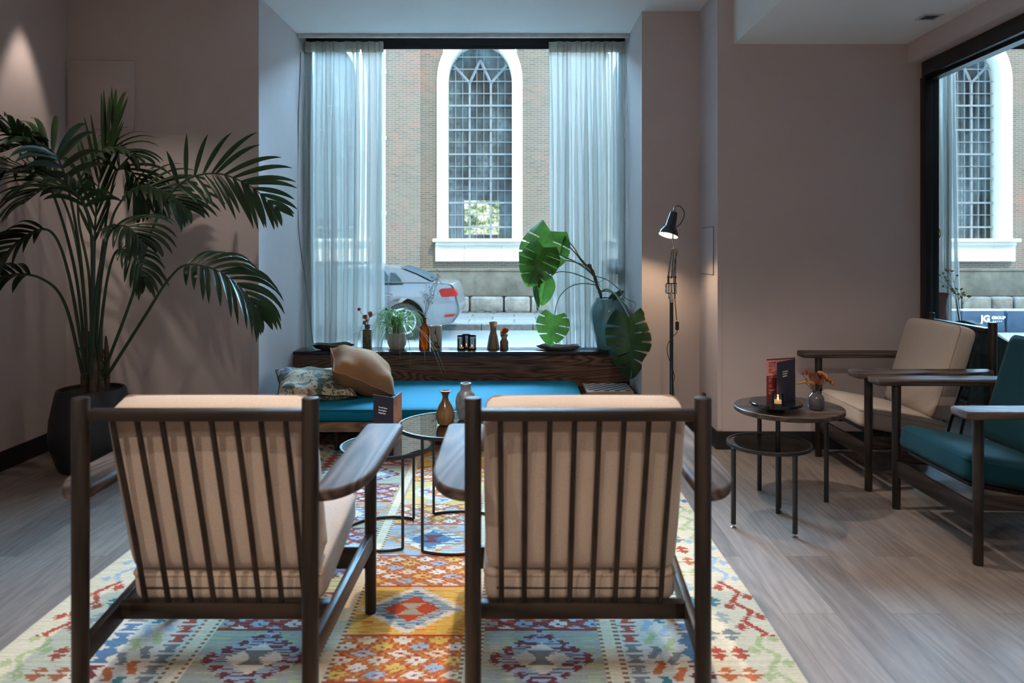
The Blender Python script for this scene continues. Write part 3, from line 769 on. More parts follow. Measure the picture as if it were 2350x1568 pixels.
# ================================================================ rug
def build_rug():
    X0, X1, Y0, Y1 = -1.64, 0.875, 1.45, 5.25
    cs = 0.0062; nx = int((X1 - X0) / cs); ny = int((Y1 - Y0) / cs)
    xs = X0 + (np.arange(nx) + .5) * (X1 - X0) / nx; ys = Y0 + (np.arange(ny) + .5) * (Y1 - Y0) / ny
    PAL = dict(red=(.36, .065, .035), maroon=(.15, .028, .028), orange=(.56, .22, .05), yellow=(.62, .42, .13), cream=(.63, .53, .385), blue=(.09, .16, .25),
               light=(.33, .40, .46), teal=(.06, .16, .18), grey=(.33, .32, .28), green=(.40, .42, .22), brown=(.20, .11, .06), pale=(.66, .61, .52), rust=(.42, .13, .05), dgrey=(.17, .18, .18))
    K = {k: np.array(v) for k, v in PAL.items()}
    rng = np.random.default_rng(4)
    CX = -0.3825
    C = np.zeros((ny, nx, 3)); C[:] = K['cream']
    XX, YY = np.meshgrid(xs, ys)
    jit = (rng.random((ny, 1)) - .5) * 0.012                       # ragged weft edges, row by row
    jit2 = (rng.random((ny, nx // 6 + 1)).repeat(6, axis=1)[:, :nx] - .5)
    q = 0.0125
    YQ = np.floor(YY / q) * q + q / 2                               # stepped kilim edges
    U = XX - CX; A = np.abs(U)
    def paint(m, c): C[m] = c
    def pick(names, idx): return np.stack([K[n] for n in names])[idx % len(names)]
    # --- three medallion columns
    def column(c, hw, phase, style):
        per = 0.645; base = YQ - phase; idx = np.floor(base / per).astype(int); v = base - idx * per      # panel centre at v=0.18
        du = XX - c + jit; inside = np.abs(XX - c) < hw
        dia = inside & (v < 0.36); lat = inside & (v >= 0.36)
        if style == 'mid': bg, r1, r2, r3, gl = ['yellow', 'light', 'yellow'], ['pale', 'orange', 'pale'], ['light', 'pale', 'pale'], ['red', 'blue', 'rust'], ['grey', 'maroon', 'pale']
        else: bg, r1, r2, r3, gl = ['grey', 'green', 'grey'], ['maroon', 'maroon', 'rust'], ['light', 'blue', 'light'], ['pale', 'pale', 'cream'], ['dgrey', 'maroon', 'dgrey']
        d = np.abs(du) / (hw * 0.95) + np.abs(v - 0.18) / 0.185
        i3 = idx
        col = pick(bg, i3); col = np.where((jit2 > .28)[..., None], pick(['orange', 'orange', 'light'] if style == 'mid' else ['green', 'cream', 'orange'], i3), col)
        for lim, nm in ((0.98, r1), (0.80, r2), (0.52, r3), (0.17, gl)):
            cc = pick(nm, i3)
            if lim == 0.98 and style == 'mid': cc = np.where((jit2 > .2)[..., None], K['light'], cc)
            if lim == 0.80: cc = np.where((jit2 > .12)[..., None], K['blue'] if style == 'mid' else K['maroon'], cc)
            if lim == 0.98 and style != 'mid':
                hook = (np.floor((np.abs(du) - np.abs(v - .18)) / 0.026).astype(int) % 3 == 0); cc = np.where(hook[..., None], K['light'], cc)
            if lim == 0.17: hit = (np.abs(du) < 0.012 + np.abs(v - .18) * .8) & (np.abs(v - .18) < .045) & (np.abs(du) < .05)
            else: hit = d < lim
            col = np.where(hit[..., None], cc, col)
        C[dia] = col[dia]
        # lattice of little flowers
        pu, pv = 0.118, 0.082
        row = np.floor((v - .36) / (pv / 2)).astype(int)
        uu = du / pu; vv = (v - .36) / pv
        s1 = uu + vv; s2 = uu - vv; i1 = np.round(s1); i2 = np.round(s2)
        e = np.maximum(np.abs(s1 - i1), np.abs(s2 - i2)); par = ((i1 + i2 * 3) % 5).astype(int)
        base_c = K['red'] if style == 'mid' else K['maroon']
        alt = K['rust'] if style == 'mid' else K['red']
        col = np.where((jit2 > .05)[..., None], base_c, alt) * np.ones((ny, nx, 1))
        fl = pick(['cream', 'pale', 'light', 'yellow', 'pale'] if style == 'mid' else ['light', 'pale', 'light', 'grey', 'light'], par)
        col = np.where((e < .33)[..., None], fl, col); col = np.where((e < .09)[..., None], base_c, col)
        col = np.where(((e > .43) & (jit2 > -.1))[..., None], K['orange'] if style == 'mid' else K['maroon'], col)
        C[lat] = col[lat]
        edge = inside & (((v > 0.352) & (v < .366)) | (v > .634)); C[edge] = K['maroon'] if style != 'mid' else K['red']
    column(CX + 0.02, 0.205, 2.54, 'mid')
    for sg in (-1, 1): column(CX + 0.02 + sg * 0.45, 0.19, 2.21, 'side')
    # --- toothed cream stripes between the columns
    tooth = (np.floor(YY / 0.0125).astype(int) % 2 == 0)
    for c in (CX + .02 - .228, CX + .02 + .228, CX + .02 - .675, CX + .02 + .675):
        m = np.abs(XX - c) < 0.034; C[m] = K['cream']
        t = m & (np.abs(XX - c) > 0.019) & tooth; C[t] = K['brown']
    # --- hourglass and S stripes beside them
    for sg in (-1, 1):
        c0 = CX + .02
        Us = (XX - c0) * sg
        m = (Us > .709) & (Us < .985)
        C[m] = (K['pale'] * .86)
        def hour(u0, hw, per, names, ph=0.0):
            idx = np.floor((YQ + ph) / per).astype(int); v = ((YQ + ph) / per - idx) - .5
            h = m & (np.abs(Us - u0 + jit) < hw * (0.22 + 1.5 * np.abs(v))) & (np.abs(v) < .46)
            grp = np.floor(idx / 4).astype(int); C[h] = pick(names, grp)[h]
        hour(.745, .040, .062, ['maroon', 'dgrey', 'red', 'teal'])
        hour(.935, .046, .066, ['maroon', 'blue', 'dgrey', 'rust'], .02)
        for u0, ph in ((.81, 0), (.868, .03)):
            per = .088; idx = np.floor((YQ + ph) / per).astype(int); v = ((YQ + ph) / per - idx) - .5
            s = np.abs((Us - u0) / .026 - np.sign(v) * (1 - np.abs(np.abs(v) - .25) * 4) * .55 + jit * 12) < .55
            C[m & s & (np.abs(v) < .43)] = pick(['teal', 'rust', 'dgrey', 'green', 'light'], idx)[m & s & (np.abs(v) < .43)]
        # outer cream border: bow ties and a leafy zigzag vine
        mb = Us > .985
        C[mb] = K['cream']
        per = .118; idx = np.floor(YQ / per).astype(int); v = (YQ / per - idx) - .5
        for u0 in (1.012, 1.082):
            dd = np.abs(Us - u0 + jit) / .038 + np.abs(v) / .36
            h = mb & (dd < 1) & ~((np.abs(v) < .05) & (dd > .25)); C[h] = pick(['dgrey', 'rust', 'light', 'grey', 'red', 'green', 'teal'], idx * 3)[h]
        # zigzag
        z = 1.175 + .026 * (2 * np.abs(((YQ / .15) % 1) - .5) * 2 - 1)
        seg = np.floor(YQ / .42).astype(int); vc = pick(['red', 'light', 'green', 'blue', 'orange', 'green'], seg)
        h = mb & (np.abs(Us - z + jit) < .011); C[h] = vc[h]
        per = .075; idx = np.floor(YQ / per).astype(int); v = (YQ / per - idx) - .5; sd = np.where(idx % 2 == 0, -.042, .042)
        dd = np.abs(Us - 1.175 - sd + jit) / .023 + np.abs(v) / .36; h = mb & (dd < 1); C[h] = vc[h]
    # woven streaks and wear
    C *= (1 + (rng.random((ny, 1, 1)) - .5) * .16)
    C *= (1 + (rng.random((ny, nx // 9 + 1, 1)).repeat(9, axis=1)[:, :nx] - .5) * .14)
    lum = C.mean(-1, keepdims=True); C = np.clip((lum + (C - lum) * 1.12) * .86, 0, 1)
    # mesh
    gx = X0 + np.arange(nx + 1) * (X1 - X0) / nx; gy = Y0 + np.arange(ny + 1) * (Y1 - Y0) / ny
    VX_, VY_ = np.meshgrid(gx, gy)
    VX_ = VX_ + 0.004 * np.sin(VY_ * 5.1) * (VX_ - CX) / 1.2
    top = np.stack([VX_, VY_, np.full_like(VX_, .009)], -1).reshape(-1, 3)
    i = np.arange(ny)[:, None] * (nx + 1) + np.arange(nx)[None, :]
    quads = np.stack([i, i + 1, i + nx + 2, i + nx + 1], -1).reshape(-1, 4)
    rim = np.concatenate([np.arange(nx + 1), (np.arange(1, ny + 1)) * (nx + 1) + nx, ny * (nx + 1) + np.arange(nx - 1, -1, -1), np.arange(ny - 1, 0, -1) * (nx + 1)])
    n0 = len(top); low = top[rim].copy(); low[:, 2] = 0.001
    k = np.arange(len(rim)); k2 = (k + 1) % len(rim)
    side = np.stack([rim[k], n0 + k, n0 + k2, rim[k2]], -1)
    Vv = np.concatenate([top, low]); Q = np.concatenate([quads, side])
    me = bpy.data.meshes.new('kilim_rug'); me.vertices.add(len(Vv)); me.vertices.foreach_set('co', Vv.ravel())
    me.loops.add(Q.size); me.loops.foreach_set('vertex_index', Q.ravel().astype(np.int32))
    me.polygons.add(len(Q)); me.polygons.foreach_set('loop_start', np.arange(0, Q.size, 4, dtype=np.int32))
    at = me.attributes.new('weave', 'FLOAT_COLOR', 'FACE')
    cc = np.ones((len(Q), 4)); cc[:len(quads), :3] = C.reshape(-1, 3); cc[len(quads):, :3] = PAL['cream']
    at.data.foreach_set('color', cc.ravel().astype(np.float32)); me.update(calc_edges=True); me.validate()
    t = NT('kilim_wool'); a = t.new('ShaderNodeAttribute'); a.attribute_name = 'weave'
    n = t.noise(t.coord((0.35, 1, 1)), 260, 2, .6)
    col = t.mix(0.35, a.outputs['Color'], t.ramp(n, [(.3, (.35, .35, .35)), (.7, (1, 1, 1))]), 'MULTIPLY')
    t.set(col, .95, 0, .1, sheen=.1); t.bump(n, .4, .003)
    me.materials.append(t.mat)
    o = bpy.data.objects.new('kilim_rug', me); COL.objects.link(o)
    tag(o, 'large flat-woven kilim rug with multicoloured diamonds on the plank floor', 'rug')
build_rug()
RUG = 0.009

# ================================================================ spindle-back lounge chairs
M_ZIP = plain('dark_zip', (.03, .025, .022), .7)
def make_chair():
    t = thing('lounge_chair', 'x', 'armchair')
    sx, fx, yr, yf = .3025, .333, -.34, .34
    for s in (-1, 1):
        G().cyl((s * sx, yr, 0), (s * sx, yr, .894), .0215, .0225, 20, .004).obj('rear_post', M_OAKZ, t)
        G().cyl((s * fx, yf, 0), (s * fx, yf, .622), .0195, .022, 20, .003).obj('leg', M_OAKZ, t)
        poly = [(.300, -.30), (.300, .42), (.306, .438), (.325, .445), (.405, .445), (.424, .44), (.434, .425), (.435, .40), (.434, .10), (.432, -.09)]
        for i in range(1, 9):
            a = i / 9 * math.pi / 2; poly.append((.432 - .108 * (1 - math.cos(a)), -.09 - .235 * math.sin(a)))
        poly += [(.318, -.327), (.306, -.318)]
        poly = [(s * x, y) for x, y in poly]
        if s < 0: poly.reverse()
        G().prism(poly, .612, .645, .009, 3).obj('armrest', M_ARM, t)
        # side rail, higher at the front
        d = Vector((fx - sx, yf - yr, .045)); L = d.length
        M = Matrix.Translation((s * (sx + fx) / 2, 0, .2375)) @ Matrix.Rotation(-s * math.atan2(fx - sx, yf - yr), 4, 'Z') @ Matrix.Rotation(math.atan2(.045, yf - yr), 4, 'X')
        G().box((0, 0, 0), (.026, L - .03, .062), .006, 2, M).obj('side_rail', M_OAKY, t)
    # top rail with a flat upper face, spindles, lower rail
    G().box((0, yr + .012, .846), (2 * sx - .03, .042, .030), .006).obj('top_rail', M_OAKX, t)
    G().box((0, -.125, .236), (2 * sx + .01, .04, .048), .006).obj('lower_rail', M_OAKX, t)
    for i in range(8):
        x = (i - 3.5) * .0659
        G().tube([(x, -.128, .245), (x, -.20, .48), (x, -.322, .84)], [.0075, .0082, .0075], 10).obj('spindle', M_OAKZ, t)
    G().box((0, yf - .006, .20), (2 * fx - .03, .028, .078), .006).obj('front_rail', M_OAKX, t)
    M = Matrix.Translation((0, .12, .269)) @ Matrix.Rotation(R(10.5), 4, 'X')
    G().box((0, -.01, -.005), (.50, .44, .018), .004, 2, M).obj('seat_base', M_OAKX, t)
    M = Matrix.Translation((0, .122, .339)) @ Matrix.Rotation(R(10.5), 4, 'X')
    sc_ = G().rbox((.565, .475, .115), .032, 12, (.004, .004, .014), M).obj('seat_cushion', M_BEIGE, t, 80)
    def seam(parent, w, d, z, r, M, mat):
        pts = []; n = 10
        for cx_, cy_, a0 in ((w / 2 - r, d / 2 - r, 0), (-w / 2 + r, d / 2 - r, 90), (-w / 2 + r, -d / 2 + r, 180), (w / 2 - r, -d / 2 + r, 270)):
            for i in range(n + 1): a = R(a0 + 90 * i / n); pts.append((cx_ + r * math.cos(a), cy_ + r * math.sin(a), z))
        G().tube(pts, .003, 6, closed=True, M=M).obj('piping', mat, parent)
    global M_PIPE; M_PIPE = cloth('beige_piping', (.36, .27, .2))
    G().tube([(-.245, -.2405, -.004), (.245, -.2405, -.004)], .0028, 6, M=M).obj('zip_seam', M_ZIP, sc_)
    seam(sc_, .566, .476, .032, .03, M, M_PIPE)
    M = Matrix.Translation((0, -.155, .611)) @ Matrix.Rotation(R(17.1), 4, 'X')
    bc = G().rbox((.552, .122, .522), .038, 12, (.004, .013, .006), M).obj('back_cushion', M_BEIGE, t, 80)
    M2 = M @ Matrix.Rotation(R(90), 4, 'X')
    seam(bc, .546, .516, -.040, .034, M2, M_PIPE)
    return t
ch = make_chair()
def put_chair(t, x, y, z, rz, label, group):
    t.location = (x, y, z); t.rotation_euler = (0, 0, rz); tag(t, label, 'armchair', group)
ch2, ch3, ch4 = copy_tree(ch), copy_tree(ch), copy_tree(ch)
GRP = 'spindle-back lounge chairs'
put_chair(ch, -.839, 2.347, RUG, 0, 'beige-cushioned dark oak lounge chair seen from behind, left of the two on the rug', GRP)
put_chair(ch2, .194, 2.347, RUG, 0, 'beige-cushioned dark oak lounge chair seen from behind, right of the two on the rug', GRP)
put_chair(ch3, 2.225, 4.39, 0, R(90), 'beige-cushioned lounge chair side-on by the right wall, behind the teal chair', GRP)
put_chair(ch4, 2.235, 3.448, 0, R(90), 'teal-cushioned dark oak lounge chair cut off by the right picture edge', GRP)
for o in ch4.children:
    for q in [o] + list(o.children):
        if q.name.split('.')[0] in ('seat_cushion', 'back_cushion', 'piping'):
            q.data = q.data.copy(); q.data.materials[0] = M_TEAL

# dark velvet tub chair beyond the opening
M_VELV = cloth('dark_teal_velvet', (.006, .035, .042), 200, .3, .7, .5)
t = thing('velvet_tub_chair', 'dark teal channel-tufted velvet tub chair behind the beige side-on chair', 'armchair', (3.02, 4.62, 0), R(-75))
V = []; Fc = []; nA, nZ = 72, 10
for side in (0, 1):
    for j in range(nZ + 1):
        for i in range(nA + 1):
            a = math.pi * (0.02 + .96 * i / nA) + math.pi; zt = .86 - .24 * abs(math.cos(a)) ** 1.7
            z = .38 + (zt - .38) * j / nZ; rr = .33 + .05 * j / nZ - (.06 if side else 0) + (.008 * abs(math.sin(i * math.pi / 4)) if not side else 0)
            V.append((rr * math.cos(a), rr * math.sin(a) * .95, z))
n1 = (nA + 1) * (nZ + 1)
for side in (0, 1):
    for j in range(nZ):
        for i in range(nA):
            k = side * n1 + j * (nA + 1) + i; q = (k, k + 1, k + nA + 2, k + nA + 1); Fc.append(q if not side else q[::-1])
for i in range(nA):
    k = nZ * (nA + 1) + i; Fc.append((k, k + 1, n1 + k + 1, n1 + k)); Fc.append((i + 1, i, n1 + i, n1 + i + 1))
for j in range(nZ):
    for i in (0, nA): k = j * (nA + 1) + i; Fc.append((k, k + nA + 1, n1 + k + nA + 1, n1 + k))
G().add(V, Fc).obj('backrest', M_VELV, t, 60)
G().lathe([(0, .36), (.30, .36), (.33, .39), (.33, .44), (.30, .475), (0, .485)], 36).obj('seat', M_VELV, t, 60)
for a in (45, 135, 225, 315): G().cyl((.22 * math.cos(R(a)), .22 * math.sin(R(a)), .36), (.3 * math.cos(R(a)), .3 * math.sin(R(a)), 0), .012, .008, 10).obj('leg', M_BLACK, t)

# ================================================================ daybed
DX0, DX1, DY0, DY1 = -1.655, .468, 4.735, 5.775
t = thing('daybed', 'low daybed with a petrol blue mattress under the big window', 'daybed', ((DX0 + DX1) / 2, (DY0 + DY1) / 2, RUG))
hx, hy = (DX1 - DX0) / 2, (DY1 - DY0) / 2; zo = RUG
M = Matrix.Translation((0, 0, .247 - zo))
G().rbox((2 * hx, 2 * hy, .082), .03, 14, (.002, .002, .006), M).obj('mattress', M_TEALBED, t, 80)
m_ = t.children[0]
G().tube([(-hx + .03, -hy + .004, .283 - zo), (hx - .03, -hy + .004, .283 - zo)], .0035, 6).obj('piping', cloth('petrol_piping', (.006, .10, .14)), m_)
xr = .885 - t.location.x
G().span(-hx, xr, -hy + .012, -hy + .05, .143 - zo, .206 - zo, .005).span(-hx, xr, hy - .05, hy - .012, .143 - zo, .206 - zo, .005).span(-hx, -hx + .04, -hy + .05, hy - .05, .143 - zo, .206 - zo, .005).span(xr - .04, xr, -hy + .05, hy - .05, .143 - zo, .206 - zo, .005).span(-hx + .04, xr - .04, -hy + .05, hy - .05, .185 - zo, .205 - zo).obj('frame', M_BENCHOAK, t)
G().span(hx + .015, xr, -hy + .1, hy - .012, .206 - zo, .247 - zo, .005).obj('side_tabletop', M_OAKX, t)
for x in (px(773, 4.83) - t.location.x, xr - .12):
    for y in (-hy + .095, hy - .095): G().cyl((x, y, 0), (x, y, .145 - zo), .014, .020, 16).obj('leg', M_OAKZ, t)
# chess board on the side table top
t = thing('chess_board', 'wooden chess board with dark blue and white squares right of the daybed mattress', 'chess board', (px(1394, 5.58), 5.585, .247))
hw = .168
G().box((0, 0, .011), (2 * hw, 2 * hw, .022), .004).obj('board', wood('beech', (.38, .25, .15), (.52, .37, .24), 'X', 1.5), t)
g = G(); s_ = 2 * (hw - .018) / 8
for i in range(8):
    for j in range(8):
        g.mi = (i + j) % 2; x = -hw + .018 + i * s_; y = -hw + .018 + j * s_; g.span(x, x + s_, y, y + s_, .0215, .0228)
g.obj('squares', [plain('chess_white', (.62, .60, .58), .5), plain('chess_blue', (.025, .04, .075), .5)], t, 0)

# ---------------------------------------------------------------- throw pillows
def pillow(w, h, th, M, piping=True, res=26, seed=0, sagk=.0):
    rnd = random.Random(seed); ph = [rnd.uniform(0, 6) for _ in range(6)]
    V = []; Fc = []; n = res
    def pt(u, v, s):
        e = max(0.0, (1 - abs(u) ** 2.6)) ** .5 * max(0.0, (1 - abs(v) ** 2.6)) ** .5
        px_ = u * w / 2 * (1 - .07 * (1 - abs(v)) ** 1 * abs(u) ** 2); py_ = v * h / 2 * (1 - .07 * (1 - abs(u)) * abs(v) ** 2)
        wr = .004 * math.sin(5 * u + ph[0] + 3 * v) * math.sin(4 * v + ph[1]) + .006 * math.sin(11 * u * v + ph[2])
        edge = (max(abs(u), abs(v))) ** 3
        wr += edge * (1 - max(abs(u), abs(v)) ** 8) * (.0045 * math.sin(13 * u + ph[3]) + .0045 * math.sin(12 * v + ph[4]))
        return Vector((px_, py_, s * (th / 2 * e) + wr * (.4 + e) + sagk * (u * u * .4 + v * v)))
    for s in (1, -1):
        for j in range(n + 1):
            for i in range(n + 1): V.append(pt(-1 + 2 * i / n, -1 + 2 * j / n, s))
    k0 = (n + 1) ** 2
    for s in (0, 1):
        for j in range(n):
            for i in range(n):
                k = s * k0 + j * (n + 1) + i; q = (k, k + 1, k + n + 2, k + n + 1); Fc.append(q if s == 0 else q[::-1])
    g = G().add(V, Fc, M)
    rim = [pt(-1 + 2 * i / n, -1, 0) for i in range(n)] + [pt(1, -1 + 2 * i / n, 0) for i in range(n)] + [pt(1 - 2 * i / n, 1, 0) for i in range(n)] + [pt(-1, 1 - 2 * i / n, 0) for i in range(n)]
    return g, G().tube(rim, .004, 6, closed=True, M=M)
def patterned():
    t = NT('printed_bird_fabric'); v = t.coord((1, 1, 1))
    n = t.noise(v, 9, 4, .6, .6); vo = t.new('ShaderNodeTexVoronoi'); vo.inputs['Scale'].default_value = 11; t.l.new(v, vo.inputs['Vector'])
    base = t.mix(t.ramp(n, [(.52, (0, 0, 0)), (.56, (1, 1, 1))]), (.62, .49, .33), (.10, .14, .09))
    blue = t.noise(t.coord((1, 1, 1), 'Object', (1, .4, .2)), 7, 3, .5, .4)
    base = t.mix(t.ramp(blue, [(.58, (0, 0, 0)), (.61, (1, 1, 1))]), base, (.12, .24, .33))
    rust = t.noise(t.coord((1, 1, 1), 'Object', (.3, 1.4, .9)), 8, 3, .5, .4)
    base = t.mix(t.ramp(rust, [(.64, (0, 0, 0)), (.67, (1, 1, 1))]), base, (.32, .12, .05))
    ln = t.noise(t.coord((1, 1, 1), 'Object', (.9, .2, .5)), 12, 3, .6, 1.2)
    base = t.mix(t.ramp(t.math('ABSOLUTE', t.math('SUBTRACT', ln, .5)), [(.010, (1, 1, 1)), (.022, (0, 0, 0))]), base, (.03, .032, .04))
    t.set(base, .9, 0, .2, sheen=.2); return t.mat
c = P(735, 888, 5.2)
M = Matrix.Translation((c.x - .02, 5.15, .365)) @ Matrix.Rotation(R(20), 4, 'Z') @ Matrix.Rotation(R(4), 4, 'Y') @ Matrix.Rotation(R(12), 4, 'X')
g, pg = pillow(.50, .46, .15, Matrix.Identity(4), seed=3, sagk=.012)
o = solo('throw_pillow', g, patterned(), 'patterned throw pillow with bird and plant print lying flat on the daybed', 'pillow', smooth=80); o.matrix_world = M
pg.obj('piping', plain('dark_piping', (.02, .022, .025), .8), o)
# the tan pillow leans on it, its lower edge running down to the right
A, B, D_ = P(766, 850, 4.95), P(906, 907, 5.10), P(762, 799, 5.38)
ex = (B - A).normalized(); ey = (D_ - A); ey = (ey - ex * ey.dot(ex)).normalized()
# build an orthonormal frame: x along the lower seam, y leaning back up and away
ey = D_ - A; ey = (ey - ex * ey.dot(ex)).normalized(); ez = ex.cross(ey)
wp = (B - A).length
ctr = A + ex * wp / 2 + ey * wp * .48
M = Matrix((ex, ey, ez)).transposed().to_4x4(); M.translation = ctr
g, pg = pillow(wp * 1.0, wp * 1.0, .26, Matrix.Identity(4), seed=9, sagk=.0)
o = solo('throw_pillow', g, M_TAN, 'plain tan linen throw pillow leaning on the patterned one', 'pillow', smooth=80); o.matrix_world = M
pg.obj('piping', cloth('tan_piping', (.36, .17, .075)), o)

# ================================================================ nest of glass coffee tables
M_SMOKE = glassy('smoked_table_glass', (.58, .60, .61), 1.9, (.95, 1, 1), 0.01, .14)
def coffee(label, cx, cy, r, h, a_legs, open_dir):
    t = thing('coffee_table', label, 'coffee table', (cx, cy, RUG), 0, 'nest of round glass coffee tables'); h -= RUG
    G().lathe([(0, h - .006), (r - .006, h - .006), (r - .006, h), (0, h)], 72).obj('glass_top', M_SMOKE, t, 30)
    G().lathe([(r - .008, h - .014), (r, h - .014), (r, h + .002), (r - .008, h + .002), (r - .008, h - .014)], 72).obj('rim', M_BLACK, t, 30)
    for a in a_legs: G().cyl((r * .985 * math.cos(R(a)), r * .985 * math.sin(R(a)), .006), (r * .985 * math.cos(R(a)), r * .985 * math.sin(R(a)), h - .01), .0065, None, 12).obj('leg', M_BLACK, t)
    a0, a1 = a_legs; pts = []
    span_ = (a1 - a0) % 360
    # base ring runs the long way round from one leg to the other
    for i in range(49):
        a = a0 - (360 - span_) * i / 48; pts.append((r * .985 * math.cos(R(a)), r * .985 * math.sin(R(a)), .007))
    G().tube(pts, .0065, 10).obj('base_ring', M_BLACK, t)
    return t
coffee('larger and taller round smoked-glass coffee table carrying two vases', -.262, 3.44, .262, .50, (119, 241), 180)
coffee('smaller and lower round smoked-glass coffee table with the dark menu card', -.572, 3.42, .205, .41, (-61, 61), 0)

# ---------------------------------------------------------------- ceramics helper
def vase(name, label, prof, mat, loc, cat='vase', n=36, wob=None, group=None):
    return solo(name, G().lathe(prof, n, wob=wob), mat, label, cat, group, 50, loc)
def hollow(prof, wall=.006, depth=.75):
    """outer profile from foot to lip, then back down inside"""
    top_z = prof[-1][1]; inn = [(max(.001, r - wall), z) for r, z in reversed(prof) if z > top_z * (1 - depth)]
    return [(0, prof[0][1])] + prof + inn + [(0, inn[-1][1])]
def glaze(name, a, b, scale=8, rough=.2, sc=(1, 1, .4)):
    t = NT(name); n = t.noise(t.coord(sc), scale, 5, .65); t.set(t.ramp(n, [(.35, a), (.65, b)]), rough, 0, .5, coat=.3); t.bump(t.noise(t.coord(), 60, 3), .08, .003); return t.mat
c = P(1022, 974, 3.42)
vase('bottle_vase', 'glossy brown glazed vase with a flared lip on the larger glass table', hollow([(.026, 0), (.036, .006), (.041, .03), (.040, .055), (.030, .085), (.016, .108), (.013, .120), (.014, .132), (.022, .146), (.026, .150), (.024, .152)]), glaze('brown_glaze', (.03, .018, .008), (.15, .085, .032), 9, .15), (c.x, 3.42, .502))
c = P(1069, 962, 3.53)
vase('bottle_vase', 'mottled grey stoneware vase behind the brown one on the larger glass table', hollow([(.030, 0), (.036, .008), (.046, .05), (.049, .085), (.040, .118), (.028, .128), (.024, .135), (.023, .150), (.026, .163), (.024, .166)]), glaze('grey_stoneware', (.06, .066, .075), (.17, .18, .195), 40, .4, (1, 1, 1)), (c.x, 3.53, .502))

# ---------------------------------------------------------------- folded menus
M_NAVY = plain('navy_card', (.018, .016, .035), .6, var=.05); M_PINK = plain('pink_card', (.60, .22, .23), .6, var=.04); M_MAROON = plain('maroon_card', (.11, .015, .022), .6, var=.05)
M_INKW = plain('white_ink', (.72, .72, .74), .6, var=0); M_INKP = plain('pale_pink_ink', (.5, .2, .2), .6, var=0); M_INKR = plain('red_ink', (.6, .03, .03), .6, var=0); M_INKD = plain('dark_ink', (.10, .01, .03), .6, var=0)
def copper():
    t = NT('orange_photo_card'); n = t.noise(t.coord((1, 1, .5)), 14, 4, .7); t.set(t.ramp(n, [(.3, (.10, .035, .02)), (.55, (.36, .13, .045)), (.75, (.22, .10, .07))]), .5); return t.mat
t = thing('menu_card', 'folded navy menu card standing on the smaller glass table', 'menu card', (0, 0, .411))
a, f_, b_ = P(857, 1001, 3.50), P(903, 1010, 3.42), P(922, 998, 3.57)
t.location = (f_.x, f_.y, .4105); hh = .211
def leaf_panel(name, p, q, mat, par, h=hh, th=.0012):
    d = Vector((q.x - p.x, q.y - p.y, 0)); L = d.length; d.normalize(); n = Vector((-d.y, d.x, 0))
    Mx = Matrix((d, n, (0, 0, 1))).transposed().to_4x4(); Mx.translation = Vector((p.x - par.location.x, p.y - par.location.y, 0))
    o = G().box((L / 2, 0, h / 2), (L, th, h), 0, 2, Mx).obj(name, mat, par, 0); return o, Mx, L
o, Mx, L = leaf_panel('cover', a, f_, M_NAVY, t)
for k, s_ in enumerate(("You can't taste us", 'flavour together', '#togetherbyus')):
    text('lettering', s_, .0078, M_INKW, o, Mx @ Matrix.Translation((L * .27, -.0009, hh - .056 - k * .0125)) @ Matrix.Rotation(R(90), 4, 'X'), bold=.0004)
leaf_panel('back_page', f_, b_, copper(), t)

# ================================================================ side tables at right
t = thing('side_table', 'round oak-topped side table with black legs beside the right armchairs', 'side table', (1.403, 3.90, 0))
ht = .483
G().lathe([(0, ht - .026), (.262, ht - .026), (.270, ht - .020), (.270, ht - .003), (.267, ht), (0, ht)], 72).obj('tabletop', wood('smoked_oak_top', (.03, .022, .018), (.105, .075, .06), 'X', .9, .4), t, 30)
for (x, y) in ((1.309, 4.07), (1.588, 3.88), (1.285, 3.715)):
    G().cyl((x - 1.403, y - 3.9, 0.0), (x - 1.403, y - 3.9, ht - .026), .0115, None, 16).obj('leg', M_BLACK, t)
t = thing('side_table', 'lower round side table with a smoked glass top, half under the oak-topped one', 'side table', (1.196, 3.58, 0)); ht = .378
G().lathe([(0, ht - .006), (.186, ht - .006), (.186, ht), (0, ht)], 72).obj('glass_top', M_SMOKE, t, 30)
G().lathe([(.184, ht - .012), (.193, ht - .012), (.193, ht + .003), (.184, ht + .003), (.184, ht - .012)], 72).obj('rim', M_BLACK, t, 30)
for (x, y) in ((1.012, 3.52), (1.252, 3.40), (1.298, 3.738)):
    l_ = G().cyl((x - 1.196, y - 3.58, .02), (x - 1.196, y - 3.58, ht - .008), .0115, None, 16).obj('leg', M_BLACK, t)
    G().lathe([(0, 0), (.013, 0), (.013, .006), (.005, .009), (.005, .022), (0, .022)], 16, at=(x - 1.196, y - 3.58, 0)).obj('foot', M_CHROME, l_)
# raised black tray
tx, ty = px(1780, 3.80), 3.80; zt = .483
t = thing('serving_tray', 'round glossy black raised tray on the oak side table', 'tray', (tx, ty, zt))
G().lathe([(0, .026), (.120, .026), (.127, .030), (.127, .042), (.124, .044), (0, .044)], 64).obj('plate', plain('black_gloss', (.010, .011, .013), .06, spec=.7, var=.05), t, 30)
G().cyl((0, 0, 0), (0, 0, .027), .045, .03, 24).obj('foot', M_BLACK, t)
zt2 = zt + .0445
